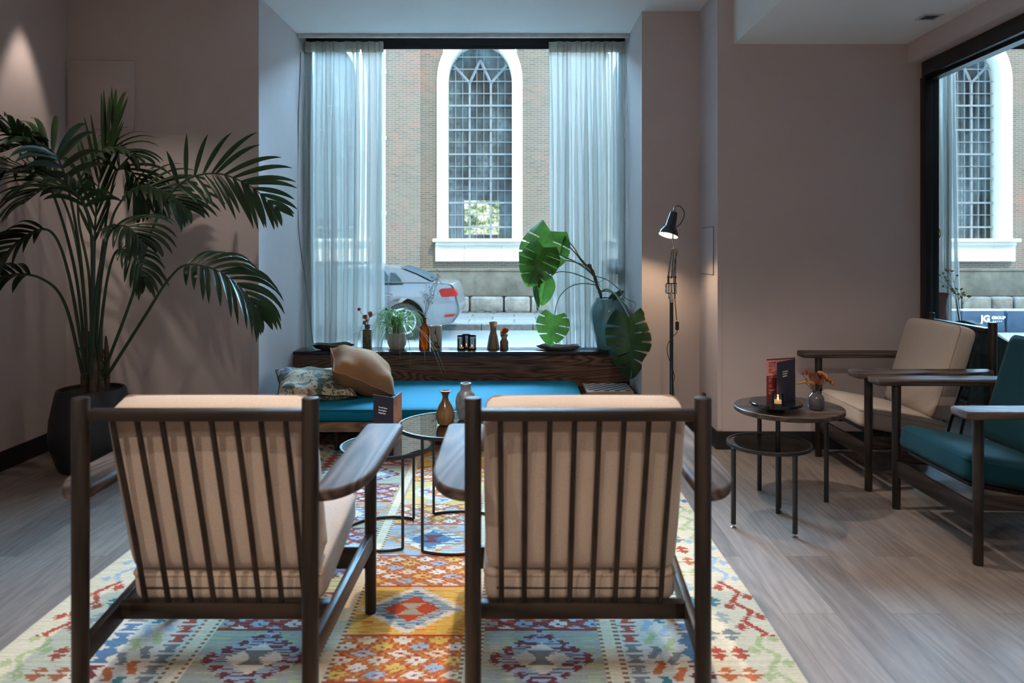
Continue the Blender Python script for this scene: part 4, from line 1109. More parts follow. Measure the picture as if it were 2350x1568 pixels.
# menu card on the tray
t = thing('menu_card', 'folded pink and navy menu card standing on the black tray', 'menu card', (0, 0, zt2))
a, f_, b_ = P(1759, 921, 3.80), P(1825, 921, 3.86), P(1783, 925, 3.735)
t.location = (f_.x, f_.y, zt2); hh = .205
d = Vector((f_.x - a.x, f_.y - a.y, 0))
o, Mx, L = leaf_panel('inside_page', a, f_, M_MAROON, t)
G().box((L / 2, -.0009, hh * .81), (L, .0006, hh * .38), 0, 2, Mx).obj('pink_field', M_PINK, o, 0)
for s_, z, sz, m in (('cocktails', .188, .0125, M_INKD), ('Whiskey sour 12', .179, .0055, M_INKD), ('Old fashioned 12', .171, .0055, M_INKD), ('Negroni', .158, .0068, M_INKD), ('Spritz 11', .150, .0055, M_INKD), ('Basil smash 12', .142, .0055, M_INKD), ('draft beer', .117, .0125, M_INKP), ('Pilsner 4', .109, .0055, M_INKP), ('Blond 5', .102, .0055, M_INKP), ('IPA 5', .095, .0055, M_INKP), ('gin', .079, .0125, M_INKR), ('Tonic 10', .071, .0055, M_INKP), ("People's", .052, .0125, M_INKP), ('Red 6', .043, .0055, M_INKP), ('White 6', .036, .0055, M_INKP)):
    text('lettering', s_, sz, m, o, Mx @ Matrix.Translation((.013, -.0014, z)) @ Matrix.Rotation(R(90), 4, 'X'), bold=.0003)
o, Mx, L = leaf_panel('cover', b_, f_, M_NAVY, t, hh)
for k, s_ in enumerate(("You can't taste us", 'flavour together', '#togetherbyus')):
    text('lettering', s_, .0072, M_INKW, o, Mx @ Matrix.Translation((L * .30, -.0009, hh - .055 - k * .0115)) @ Matrix.Rotation(R(90), 4, 'X'), bold=.0004)
# tea light in a glass
M_CLEAR = glassy('clear_glass', (.93, .93, .92), 1.45)
M_FLAME = emit('candle_flame', (1, .5, .12), 6)
def tealight(label, loc, r, h):
    t = thing('tealight_glass', label, 'candle holder', loc)
    G().lathe([(0, 0), (r, 0), (r, h), (r - .003, h), (r - .003, .012), (0, .012)], 32).obj('glass', M_CLEAR, t, 40)
    G().cyl((0, 0, .0121), (0, 0, .026), r - .006, None, 24).obj('candle', emit('lit_wax', (1, .5, .17), .45), t)
    G().lathe([(0, .027), (.004, .031), (.003, .038), (0, .046)], 10).obj('flame', M_FLAME, t, 80)
    l = bpy.data.lights.new('candle_glow', 'POINT'); l.energy = .12; l.color = (1, .6, .25); l.shadow_soft_size = .004
    q = bpy.data.objects.new('candle_glow', l); COL.objects.link(q); q.location = Vector(loc) + Vector((0, 0, h + .006))
c = P(1786, 925, 3.70); tealight('lit tea light in a small clear glass on the black tray', (c.x, 3.705, zt2), .0275, .055)
# small dark vase with dried flowers
c = P(1876, 932, 3.80)
VZ = Vector((c.x, 3.82, .483))
vase('bud_vase', 'small rounded dark violet vase on the oak side table', hollow([(.030, 0), (.037, .006), (.041, .025), (.041, .05), (.036, .068), (.022, .082), (.019, .088), (.020, .090)], .004), glaze('dark_violet_glaze', (.05, .045, .065), (.10, .09, .11), 6, .15), VZ)
M_STEM = plain('dry_stem', (.10, .065, .03), .8); M_RUSTL = leafy('rust_leaf', (.14, .03, .015), (.36, .10, .035), .5); M_GOLD = plain('golden_ear', (.38, .19, .05), .8, var=.4, scale=150); M_ORFL = plain('orange_yarrow', (.42, .155, .055), .9, var=.5, scale=160, bump=.5)
def flat_leaf(g, p, d, n, L, w, curl=.15):
    d = Vector(d).normalized(); n = Vector(n).normalized(); pts = []; ws = []
    for i in range(8):
        u = i / 7; pts.append(Vector(p) + d * L * u + n * curl * L * math.sin(u * 2.4)); ws.append(max(.0003, w * math.sin(math.pi * min(1, u * .97 + .03)) ** .7))
    g.ribbon(pts, ws, n, .15)
t = thing('dried_flowers', 'bunch of dried flowers with orange yarrow and rust leaves in the dark violet vase', 'dried flowers', VZ + Vector((0, 0, .03)))
def rel(x, y, Y=3.82): return P(x, y, Y) - t.location
g = G(); stems = [((1850, 868), 0), ((1843, 858), .01), ((1895, 872), -.015), ((1848, 879), .005), ((1870, 862), 0)]
for (p, dy) in stems: g.tube(spline([(0, 0, 0), (0, 0, .05), rel(*p) + Vector((0, dy, 0))], 8), .0014, 6)
g.obj('stems', M_STEM, t)
g = G()
for (x, y, dx, dz, L, w) in ((1851, 862, -.1, 1, .034, .010), (1855, 865, .3, .9, .03, .011), (1862, 862, .6, .5, .032, .010), (1858, 872, .2, .7, .03, .011), (1866, 868, .6, .8, .028, .010), (1849, 860, -1, .1, .02, .006), (1868, 880, .4, .9, .04, .013), (1874, 882, .1, .9, .04, .012), (1880, 884, .5, .8, .04, .013), (1866, 884, -.8, -.3, .022, .006), (1853, 874, -.9, .3, .02, .006)):
    flat_leaf(g, rel(x, y) + Vector((0, random.uniform(-.015, .015), 0)), (dx, random.uniform(-.4, .4), dz), (.2, -1, .2), L, w)
g.obj('leaves', M_RUSTL, t, 80)
g = G(); pts = spline([rel(1866, 880), rel(1852, 877), rel(1830, 881)], 14)
for i, p in enumerate(pts):
    for k in range(5): a = k * 1.256 + i; g.ball(p + Vector((0, .005 * math.cos(a), .005 * math.sin(a))) * (1 - i / 18), .0042, 6, (1.5, .8, .8))
g.obj('grain_ear', M_GOLD, t)
g = G(); cc_ = rel(1893, 872); rr = random.Random(2)
for i in range(150):
    u, v = rr.uniform(-1, 1), rr.uniform(-1, 1)
    if u * u + v * v > 1: continue
    g.ball(cc_ + Vector((.036 * u + .004, .028 * v - .006, .024 - .033 * u - .018 * (u * u + v * v))), .0062, 6)
g.obj('yarrow_head', M_ORFL, t)
# ================================================================ things on the window sill
ZS_ = .5
def at(x, Y): return Vector((px(x, Y), Y, ZS_))
def dish(label, c, L, D, hgt, mat, seed):
    rnd = random.Random(seed); ph = [rnd.uniform(0, 6) for _ in range(4)]
    V = [(0, 0, .008)]; Fc = []; n = 48; rings = [(.35, .006), (.6, .007), (.8, hgt * .45), (1.0, hgt), (1.02, hgt + .003), (.80, hgt * .3 - .002), (.55, .0), (.0, 0)]
    for (f, z) in rings[:-1]:
        for i in range(n):
            a = 2 * math.pi * i / n; w = 1 + .07 * math.sin(2 * a + ph[0]) + .05 * math.sin(3 * a + ph[1]) + .025 * math.sin(7 * a + ph[2])
            V.append((L / 2 * f * w * math.cos(a), D / 2 * f * w * math.sin(a), z + (.006 * math.sin(4 * a + ph[3]) if f > .9 else 0)))
    for i in range(n): Fc.append((0, 1 + i, 1 + (i + 1) % n))
    for j in range(6):
        for i in range(n): k = 1 + j * n; Fc.append((k + i, k + n + i, k + n + (i + 1) % n, k + (i + 1) % n))
    k = 1 + 6 * n; V.append((0, 0, 0)); e = len(V) - 1
    for i in range(n): Fc.append((e, k + (i + 1) % n, k + i))
    return solo('shallow_dish', G().add(V, Fc), mat, label, 'dish', None, 60, c)
dish('shallow dark bronze leaf-shaped dish at the left end of the window sill', at(765, 5.93), .30, .19, .040, glaze('dark_bronze', (.05, .045, .03), (.13, .11, .07), 12, .4), 3)
dish('flat grey slate-like dish on the window sill left of the blue vase', at(1283, 5.92), .345, .17, .030, stonemat('grey_slate', (.13, .125, .115), (.25, .235, .21), 14), 5)

# square patterned bottle with dried orange leaves
def relief():
    t = NT('carved_green_glaze'); v = t.coord((1, 1, 1)); n = t.noise(v, 55, 2, .5, 2.0)
    t.set(t.ramp(n, [(.44, (.022, .018, .010)), (.50, (.16, .125, .065))]), .3, 0, .5); t.bump(n, .5, .004); return t.mat
c = at(843, 5.95); S = .00340
t = thing('square_bottle', 'tall square carved bottle with orange dried leaves at the left of the sill', 'vase', c)
G().box((0, 0, .0775), (.066, .05, .155), .006).obj('body', relief(), t)
G().lathe([(.0, .154), (.026, .154), (.021, .160), (.021, .186), (.024, .188), (.024, .192), (.018, .192), (.018, .16)], 28).obj('neck', glaze('neck_glaze', (.06, .05, .03), (.15, .12, .07), 20, .3), t)
o_ = thing('dried_flowers', 'sprig of orange dried leaves in the square carved bottle', 'dried flowers', c + Vector((0, 0, .17)))
def ro(x, y): return P(x, y, 5.95) - o_.location
g = G()
for q in ((822, 707), (838, 728), (852, 718)): g.tube(spline([(0, 0, -.01), (.002, 0, .03), ro(*q)], 8), .0016, 6)
g.obj('stems', M_STEM, o_)
g = G(); M_ORANGE = leafy('orange_petal', (.30, .055, .015), (.55, .16, .05), .5, 14, .3)
for (x, y, r) in ((824, 710, .018), (838, 728, .026), (850, 720, .024), (836, 741, .022), (842, 735, .016), (850, 725, .018)):
    for k in range(3):
        a = random.uniform(0, 6.28); flat_leaf(g, ro(x, y) + Vector((-.6 * r * math.cos(a), random.uniform(-.01, .01), -.6 * r * math.sin(a))), (math.cos(a), random.uniform(-.5, .5), math.sin(a)), (.1, -1, .3), r * 1.5, r * .65)
g.obj('leaves', M_ORANGE, o_, 80)

# pot with trailing grassy plant
c = at(911, 5.94)
t = thing('potted_grass_plant', 'pale pink pot with a thin-leaved green trailing plant on the sill', 'potted plant', c)
G().lathe([(0, 0), (.050, 0), (.056, .006), (.072, .045), (.073, .075), (.066, .112), (.064, .128), (.060, .130), (.058, .124), (.058, .112), (0, .112)], 40).obj('pot', plain('pale_pink_pot', (.40, .31, .29), .65, var=.06), t)
M_SOIL = plain('potting_soil', (.02, .013, .008), .95, var=.4, scale=60, bump=.6)
G().lathe([(0, .1185), (.057, .1185), (.057, .110), (0, .110)], 24).obj('soil', M_SOIL, t)
rr = random.Random(21); gg = [G(), G()]
M_GRASS = [leafy('grass_leaf', (.06, .17, .035), (.16, .36, .09), .4, 20, .3), leafy('pale_grass_leaf', (.22, .34, .16), (.42, .54, .3), .4, 20, .3)]
def blade(g, a, reach, up, drop, w, wob=0):
    d = Vector((math.cos(a), math.sin(a) * .55, 0)); b0 = Vector((rr.uniform(-.03, .03), rr.uniform(-.025, .025), .118))
    pts = spline([b0, b0 + d * reach * .18 + Vector((0, 0, up * .75)), b0 + d * reach * .55 + Vector((wob, 0, up)), b0 + d * reach * .9 + Vector((wob, 0, up - drop * .45)), b0 + d * reach + Vector((0, 0, up - drop))], 14)
    for p in pts:
        if p.y > .085: p.y = .085
        if p.z < .004 and p.y > -.15: p.z = .004
    ws = [max(.0005, w * math.sin(math.pi * (.12 + .86 * i / 14)) ** .6) for i in range(15)]
    g.ribbon(pts, ws, Vector((0, -.5, 1)), .5)
for i in range(110):
    a = rr.uniform(0, 6.28); blade(gg[i % 4 == 0], a, rr.uniform(.07, .22), rr.uniform(.06, .21), rr.uniform(.0, .13), rr.uniform(.0026, .0045))
for i in range(20):
    a = rr.choice((rr.uniform(-.5, .3), rr.uniform(2.8, 3.7), rr.uniform(4.2, 5.3))); blade(gg[i % 3 == 0], a, rr.uniform(.18, .33), rr.uniform(.07, .19), rr.uniform(.18, .34), .0022)
for i in range(7):   # long blades trailing over the front edge
    a = rr.uniform(4.2, 5.2); d = Vector((math.cos(a) * 1.1, -.26, 0)); b0 = Vector((0, 0, .12))
    pts = spline([b0, b0 + d * .2 + Vector((0, 0, .09)), b0 + d * .5 + Vector((0, 0, .06)), b0 + d * .85 + Vector((0, 0, -.06)), b0 + d * 1.0 + Vector((rr.uniform(-.02, .05), 0, -.20 - rr.uniform(0, .1)))], 16)
    gg[i % 2].ribbon(pts, [.0022 * math.sin(math.pi * (.1 + .88 * k / 16)) ** .6 for k in range(17)], Vector((0, -.5, 1)), .5)
gg[0].obj('leaves', M_GRASS[0], t, 80); gg[1].obj('leaves', M_GRASS[1], t, 80)

# amber bottle with dried sprays
c = at(974, 5.95)
M_AMBER = None
def amber():
    t = NT('amber_glass'); tr = t.new('ShaderNodeBsdfTransparent'); gl = t.new('ShaderNodeBsdfGlossy'); df = t.new('ShaderNodeBsdfTranslucent'); fr = t.new('ShaderNodeFresnel')
    tr.inputs[0].default_value = (.62, .17, .012, 1); gl.inputs[0].default_value = (1, .9, .8, 1); gl.inputs['Roughness'].default_value = .03; df.inputs[0].default_value = (.42, .11, .008, 1); fr.inputs[0].default_value = 1.5
    m0 = t.new('ShaderNodeMixShader'); m0.inputs[0].default_value = .35; t.l.new(tr.outputs[0], m0.inputs[1]); t.l.new(df.outputs[0], m0.inputs[2])
    m = t.new('ShaderNodeMixShader'); t.l.new(fr.outputs[0], m.inputs[0]); t.l.new(m0.outputs[0], m.inputs[1]); t.l.new(gl.outputs[0], m.inputs[2]); t.l.new(m.outputs[0], t.out.inputs[0]); return t.mat
solo('glass_bottle', G().lathe([(0, .004), (.038, .0), (.043, .006), (.043, .135), (.040, .158), (.028, .182), (.0155, .196), (.0145, .232), (.018, .235), (.018, .243), (.013, .243), (.013, .2)], 40), amber(), 'amber brown glass bottle holding dried sprays on the sill', 'bottle', None, 50, c)
t = thing('dried_flowers', 'tall fine dried sprays standing in the amber bottle', 'dried flowers', c + Vector((0, 0, .02)))
def rt(x, y): return P(x, y, 5.95) - t.location
g = G(); fl = G(); rr = random.Random(5)
M_FLUFF = plain('dry_blossom', (.30, .27, .22), .9, var=.4, scale=80)
for (tx_, ty_) in ((972, 690), (980, 672), (990, 660), (1004, 640), (1010, 628), (1018, 648), (985, 690)):
    tip = rt(tx_, ty_); neck = Vector((rr.uniform(-.006, .006), rr.uniform(-.006, .006), .222))
    st_ = spline([(rr.uniform(-.02, .02), 0, .01), neck, neck.lerp(tip, .55) + Vector((.01, 0, .01)), tip], 18); g.tube(st_, [.0014 - .0008 * i / 18 for i in range(19)], 5)
    for k in range(9):
        b0 = st_[10 + k % 9]; e_ = b0 + Vector((rr.uniform(-.06, .06), rr.uniform(-.03, .03), rr.uniform(.02, .085)))
        g.tube([b0, b0.lerp(e_, .5) + Vector((0, 0, .006)), e_], .0006, 4)
        for q in range(7): p_ = e_ + Vector((rr.gauss(0, .014), rr.gauss(0, .008), rr.gauss(0, .013))); fl.ball(p_, rr.uniform(.0015, .003), 5)
g.obj('stems', M_STEM, t); fl.obj('blossoms', M_FLUFF, t)

# striped tumbler vase
def tumbler():
    t = NT('painted_stoneware'); n = t.noise(t.coord((1, 1, .6)), 6, 2, .5, .8); col = t.ramp(n, [(.0, (.40, .34, .25)), (.42, (.05, .04, .03)), (.45, (.38, .31, .22)), (.56, (.42, .36, .27)), (.60, (.10, .07, .045)), (.63, (.42, .37, .28))], 'CONSTANT'); t.set(col, .45); return t.mat
solo('tumbler_vase', G().lathe(hollow([(.040, 0), (.0435, .004), (.0455, .10), (.0455, .181), (.043, .184)], .006, .9), 40), tumbler(), 'straight beige tumbler vase with dark brush strokes right of the amber bottle', 'vase', None, 50, at(1001, 5.93))

# three lace-metal candle holders
def lace():
    t = NT('pierced_metal'); b = t.new('ShaderNodeTexChecker')
    tc = t.new('ShaderNodeTexCoord'); sp = t.new('ShaderNodeSeparateXYZ'); t.l.new(tc.outputs['Object'], sp.inputs[0])
    an = t.math('ARCTAN2', sp.outputs[1], sp.outputs[0]); u = t.math('MULTIPLY', an, 22 / (2 * math.pi)); v = t.math('MULTIPLY', sp.outputs[2], 155)
    fu = t.math('SUBTRACT', t.math('FRACT', t.math('ADD', u, t.math('MULTIPLY', t.math('FLOOR', v), .5))), .5); fv = t.math('SUBTRACT', t.math('FRACT', v), .5)
    d = t.math('ADD', t.math('ABSOLUTE', fu), t.math('ABSOLUTE', fv)); inner = t.math('LESS_THAN', d, .43)
    lim = t.math('MULTIPLY', t.math('GREATER_THAN', sp.outputs[2], .012), t.math('LESS_THAN', sp.outputs[2], .104)); hole = t.math('MULTIPLY', inner, lim)
    t.set((.012, .013, .015), .45, .6); tr = t.new('ShaderNodeBsdfTransparent'); m = t.new('ShaderNodeMixShader')
    t.l.new(hole, m.inputs[0]); t.l.new(t.b.outputs[0], m.inputs[1]); t.l.new(tr.outputs[0], m.inputs[2]); t.l.new(m.outputs[0], t.out.inputs[0]); t.n.remove(b); return t.mat
M_LACE = lace()
def holder(label, c, k=1.0):
    t = thing('candle_holder', label, 'candle holder', c, 0, 'pierced black candle holders on the sill')
    G().lathe([(0, .001), (.032, .001), (.033, .003), (.033, .110)], 44).obj('pierced_shade', M_LACE, t)
    G().lathe([(0, .0045), (.029, .0045), (.029, .085), (.027, .085), (.027, .007), (0, .007)], 32).obj('glass', M_CLEAR, t)
    G().cyl((0, 0, .0075), (0, 0, .022), .019, None, 20).obj('candle', emit('warm_wax', (1, .5, .18), .5), t)
    G().lathe([(0, .023), (.004, .028), (0, .042)], 8).obj('flame', M_FLAME, t, 80)
holder('black pierced candle holder, left of the three standing together on the sill', at(1059, 5.91))
holder('black pierced candle holder, right of the three standing together on the sill', at(1083, 5.92))
holder('black pierced candle holder standing behind the other two on the sill', at(1070, 5.99))

# waisted vase with striped foot, little brown vase, petals
def ribstripe():
    t = NT('striped_foot_glaze'); tc = t.new('ShaderNodeTexCoord'); sp = t.new('ShaderNodeSeparateXYZ'); t.l.new(tc.outputs['Object'], sp.inputs[0])
    an = t.math('ARCTAN2', sp.outputs[0], t.math('MULTIPLY', sp.outputs[1], -1)); side = t.math('GREATER_THAN', t.math('ABSOLUTE', an), .62)
    st_ = t.math('GREATER_THAN', t.math('FRACT', t.math('MULTIPLY', sp.outputs[2], 88)), .5); low = t.math('LESS_THAN', sp.outputs[2], .108); low2 = t.math('GREATER_THAN', sp.outputs[2], .008)
    f = t.math('MULTIPLY', side, t.math('MULTIPLY', low, low2)); body = (.21, .135, .065)
    col = t.mix(f, body, t.mix(st_, (.42, .42, .40), (.02, .025, .03))); edge = t.math('LESS_THAN', t.math('ABSOLUTE', t.math('SUBTRACT', t.math('ABSOLUTE', an), .60)), .07)
    col = t.mix(t.math('MULTIPLY', edge, t.math('MULTIPLY', low, low2)), col, (.02, .02, .02)); t.set(col, .35); return t.mat
c = at(1132, 5.94)
solo('waisted_vase', G().lathe(hollow([(.046, 0), (.050, .006), (.047, .03), (.040, .07), (.033, .108), (.026, .125), (.0245, .145), (.027, .18), (.034, .212), (.033, .214)], .005, .8), 40), ribstripe(), 'ochre waisted vase with black and white striped foot on the sill', 'vase', None, 40, c)
c = at(1157, 5.92)
solo('bud_vase', G().lathe(hollow([(.030, 0), (.033, .005), (.033, .062), (.028, .072), (.021, .082), (.022, .095), (.031, .112), (.030, .118)], .004, .7), 36), glaze('brown_clay', (.13, .07, .035), (.22, .12, .06), 10, .35), 'small brown bud vase with an orange petal right of the waisted vase', 'vase', None, 45, c)
t = thing('dried_flowers', 'curled orange petals over the small brown bud vase', 'dried flowers', c + Vector((0, 0, .09)))
g = G(); g.tube(spline([(0, 0, -.03), (0, 0, .02), (-.004, 0, .05)], 6), .0015, 6); g.obj('stems', M_STEM, t)
g = G()
for (x, z, a, L, w) in ((-.03, .032, .6, .06, .024), (-.012, .05, .2, .05, .02), (.0, .03, 1.2, .055, .022), (-.02, .02, .9, .04, .018)): flat_leaf(g, (x, -.006, z), (math.cos(a), -.2, math.sin(a)), (.2, -1, .5), L, w, .3)
g.obj('petals', M_ORANGE, t, 80)
g = G()
for (x, z, a, L, w) in ((-.026, .012, .3, .045, .02), (-.02, -.002, .5, .04, .018)): flat_leaf(g, (x, -.012, z), (math.cos(a), -.1, math.sin(a)), (0, -1, .3), L, w, .3)
g.obj('pale_petals', leafy('pale_petal', (.42, .33, .2), (.55, .45, .3), .6), t, 80)
t = thing('dried_petal', 'single orange and white dried petal leaning at the mouth of the waisted vase', 'petal', at(1134, 5.935) + Vector((0, 0, .175)))
g = G(); flat_leaf(g, (-.004, -.038, .0), (.5, -.3, .9), (.3, -1, .2), .05, .012, .2); g.obj('petal', M_ORANGE, t, 80)

# ---------------------------------------------------------------- big blue vase with monstera
vc = at(1397, 5.925); vc.x = px(1399, 5.925)
vprof = hollow([(.085, 0), (.094, .008), (.108, .06), (.135, .16), (.150, .24), (.151, .29), (.138, .345), (.112, .380), (.108, .392), (.109, .398), (.105, .400)], .008, .7)
def celadon():
    t = NT('celadon_glaze'); n = t.noise(t.coord((1, 1, .5)), 5, 3); vo = t.new('ShaderNodeTexVoronoi', feature='DISTANCE_TO_EDGE'); vo.inputs['Scale'].default_value = 34; t.l.new(t.coord(), vo.inputs['Vector'])
    col = t.ramp(n, [(.3, (.105, .235, .255)), (.7, (.15, .29, .30))]); col = t.mix(t.ramp(vo.outputs[0], [(.0, (1, 1, 1)), (.03, (0, 0, 0))]), col, (.08, .17, .185)); t.set(col, .12, 0, .6, coat=.5); return t.mat
solo('large_vase', G().lathe(vprof, 56), celadon(), 'large glossy pale blue-green vase with monstera stems at the right of the sill', 'vase', None, 50, vc)

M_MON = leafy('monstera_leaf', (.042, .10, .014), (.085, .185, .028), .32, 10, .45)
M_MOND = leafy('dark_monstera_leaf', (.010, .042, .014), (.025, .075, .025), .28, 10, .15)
M_MST = plain('monstera_stem', (.07, .12, .035), .5, var=.2); M_MWOOD = plain('monstera_cane', (.09, .075, .035), .8, var=.35, scale=40)
def monstera_leaf(name, base, tipdir, normal, L, Wd, mat, parent, lobes=6, droop=.25, cup=.12, cut=.42, asym=(1, 1), gapw=.07):
    y = Vector(tipdir).normalized(); n = Vector(normal); n = (n - y * n.dot(y)).normalized(); x = y.cross(n)
    NTt, NU = 230, 16; V = []; idx = {}; Fc = []
    def pos(side, t, u):
        wprof = (math.sin(math.pi * min(1, (t * .90 + .10))) ** .62) * (1 - .25 * t)
        lat = u * Wd * wprof * asym[0 if side < 0 else 1]; sl = -.20 + .46 * t
        fwd = t * L + u * sl * L * .85
        fr = fwd / L
        h = cup * lat * (1 if lat > 0 else 1) * .8 - droop * L * max(0, fr) ** 2 * .55 + .012 * math.sin(9 * t + 3 * u * side) * u * (L / .25)
        h -= .55 * lat * lat / Wd
        return base + x * (side * lat) + y * fwd + n * h
    for side in (-1, 1):
        for i in range(NTt + 1):
            for j in range(NU + 1): idx[(side, i, j)] = len(V); V.append(pos(side, i / NTt, j / NU))
        for i in range(NTt):
            t_ = (i + .5) / NTt
            for j in range(NU):
                u = (j + .5) / NU; ph = (t_ * .92 + .10) * lobes + (.25 if side < 0 else 0); fr = ph - math.floor(ph)
                gap = .08 + gapw * max(0, (u - cut) / (1 - cut)); c0 = cut + (.30 if (int(ph) * 7 + (3 if side > 0 else 0)) % 3 == 1 else 0.05 * math.sin(ph))
                if u > c0 and t_ > .10 and t_ < .93 and (fr < gap): continue
                k = [idx[(side, i, j)], idx[(side, i, j + 1)], idx[(side, i + 1, j + 1)], idx[(side, i + 1, j)]]
                Fc.append(tuple(k if side > 0 else reversed(k)))
    G().add(V, Fc).obj(name, mat, parent, 80)
mt = thing('monstera_plant', 'leaning monstera with split green leaves standing in the large blue vase', 'plant', vc + Vector((0, 0, .02)))
YM = 5.90
def rm(x, y, dy=0): return P(x, y, YM + dy) - mt.location
g = G(); cane = spline([Vector((-.03, 0, .05)), rm(1380, 686), rm(1370, 655), rm(1362, 628), rm(1350, 606)], 20); g.tube(cane, [.012 + .002 * math.sin(i * 2.1) for i in range(21)], 10)
for (a, b_) in (((1362, 640), (1356, 606)), ((1371, 650), (1390, 640)), ((1366, 640), (1378, 660))): g.tube([rm(*a), (rm(*a) + rm(*b_)) / 2 + Vector((.006, 0, .004)), rm(*b_)], .0022, 5)
g.obj('cane', M_MWOOD, mt)
def stem(pts, r=.0042, dys=None):
    q = [rm(x, y, (dys[i] if dys else -.01 * i)) for i, (x, y) in enumerate(pts)]
    G().tube(spline(q, 24), [r * (1.25 - .4 * i / 24) for i in range(25)], 8).obj('stem', M_MST, mt)
    return q[-1]
e1 = stem([(1366, 640), (1340, 606), (1310, 570), (1280, 545), (1264, 531)])
e2 = stem([(1362, 632), (1332, 608), (1296, 590), (1262, 575), (1248, 568)], dys=[0, -.03, -.06, -.09, -.10])
e3 = stem([(1358, 622), (1330, 590), (1318, 570), (1303, 552), (1294, 545)], .004)
e4 = stem([(1352, 612), (1320, 602), (1290, 597), (1268, 600), (1250, 614), (1234, 620)], .0036)
e5 = stem([(1364, 648), (1340, 636), (1310, 626), (1283, 624), (1262, 634), (1252, 640)], .0036)
e6 = stem([(1366, 654), (1335, 651), (1305, 660), (1284, 682), (1276, 705), (1273, 724)], .0036)
e7 = stem([(1376, 672), (1392, 664), (1412, 676), (1430, 702), (1444, 728)], .0055, [0, -.10, -.25, -.42, -.58])
stem([(1367, 634), (1392, 642), (1418, 662), (1436, 685), (1458, 696), (1452, 716)], .003, [0, -.06, -.15, -.26, -.40, -.46])
stem([(1372, 668), (1400, 670), (1428, 690), (1450, 712)], .0035, [0, -.12, -.28, -.48])
def scale_(v): return v / F * YM
monstera_leaf('leaf', e1, (-.50, -.12, -.86), (-.30, -.93, .18), scale_(100), scale_(66), M_MON, mt, 6, .2, .1, .24)
monstera_leaf('leaf', e2, (-.42, -.10, -.90), (-.2, -.95, .10), scale_(78), scale_(52), M_MON, mt, 6, .25, .1, .26)
monstera_leaf('leaf', e3, (-.32, -.2, -.93), (-.95, -.2, .3), scale_(34), scale_(9), M_MON, mt, 3, .1, .2, 2)
monstera_leaf('leaf', e4, (-.10, .05, -1), (-.9, -.35, .1), scale_(78), scale_(22), M_MON, mt, 5, .15, .4, .5)
monstera_leaf('leaf', e5, (-.22, .05, -.97), (-.35, -.9, .1), scale_(52), scale_(30), M_MON, mt, 4, .3, .5, 2)
monstera_leaf('leaf', e6, (-.18, -.05, -.98), (-.15, -.98, .05), scale_(58), scale_(42), M_MON, mt, 4, .2, .15, .3, (1, 1.1))
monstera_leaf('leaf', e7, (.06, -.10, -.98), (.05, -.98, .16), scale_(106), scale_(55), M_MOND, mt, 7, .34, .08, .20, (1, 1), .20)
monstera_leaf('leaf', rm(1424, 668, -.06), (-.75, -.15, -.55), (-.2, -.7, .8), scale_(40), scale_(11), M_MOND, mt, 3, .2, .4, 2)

# ================================================================ floor lamp
YLm = 5.10
def lp(x, y, dy=0): v = P(x, y, YLm + dy); return v
base = lp(1541, 1006); base.z = 0
lt = thing('floor_lamp', 'black spring-arm floor lamp with its shade lit against the wall', 'floor lamp', (px(1541, YLm), YLm, 0))
def ll(x, y, dy=0): return lp(x, y, dy) - lt.location
M_LAMPB = plain('lamp_black_gloss', (.008, .010, .014), .18, spec=.6, coat=.4, var=.05)
G().lathe([(0, 0), (.135, 0), (.137, .004), (.137, .022), (.132, .028), (.03, .032), (0, .032)], 48).obj('base', M_LAMPB, lt)
zt_ = ll(1541, 690).z
G().cyl((0, 0, .03), (0, 0, zt_), .0125, None, 20).obj('pole', M_LAMPB, lt)
G().lathe([(.0126, zt_ - .012), (.016, zt_ - .012), (.016, zt_ + .02), (.012, zt_ + .026), (.006, zt_ + .06), (0, zt_ + .06)], 24).obj('pole_collar', M_CHROME, lt)
g = G()
for xa in (1535, 1549):
    g.tube([ll(xa, 686), ll(xa, 632)], .0032, 6)
g.span(-.036, .036, -.004, .004, ll(0, 673).z - .003, ll(0, 673).z + .003).span(-.036, .036, -.004, .004, ll(0, 651).z - .003, ll(0, 651).z + .003)
g.obj('bracket', M_LAMPB, lt)
for xa in (1529, 1541, 1551):
    G().cyl(ll(xa, 673), ll(xa, 652), .0075, None, 14, .002).obj('tension_knob', M_CHROME, lt)
g = G()
for xa, xb in ((1533, 1542), (1550, 1551)):
    g.tube([ll(xa, 650), ll(xa, 636), ll(xb, 574)], .0042, 8)
g.tube([ll(1541, 640), ll(1546, 574)], .004, 8); g.span(ll(1531, 0).x, ll(1553, 0).x, -.004, .004, ll(0, 636).z - .003, ll(0, 636).z + .003)
g.obj('lower_arm', M_LAMPB, lt)
for (xa, ya, xb, yb_) in ((1535, 634, 1538, 606), (1543, 636, 1544, 612), (1549, 634, 1549, 606)):
    a, b_ = ll(xa, ya, -.008), ll(xb, yb_, -.008)
    G().tube([a.lerp(b_, i / 120) + Vector((.0045 * math.cos(i * 1.05), .0045 * math.sin(i * 1.05), 0)) for i in range(121)], .0012, 5).obj('spring', M_CHROME, lt)
g = G().cyl(ll(1540, 571), ll(1552, 571), .004, None, 10)
g.obj('elbow_pin', M_CHROME, lt)
G().tube(spline([ll(1547, 572), ll(1545, 560), ll(1544, 548), ll(1545, 530)], 8), .0045, 8).obj('upper_arm', M_LAMPB, lt)
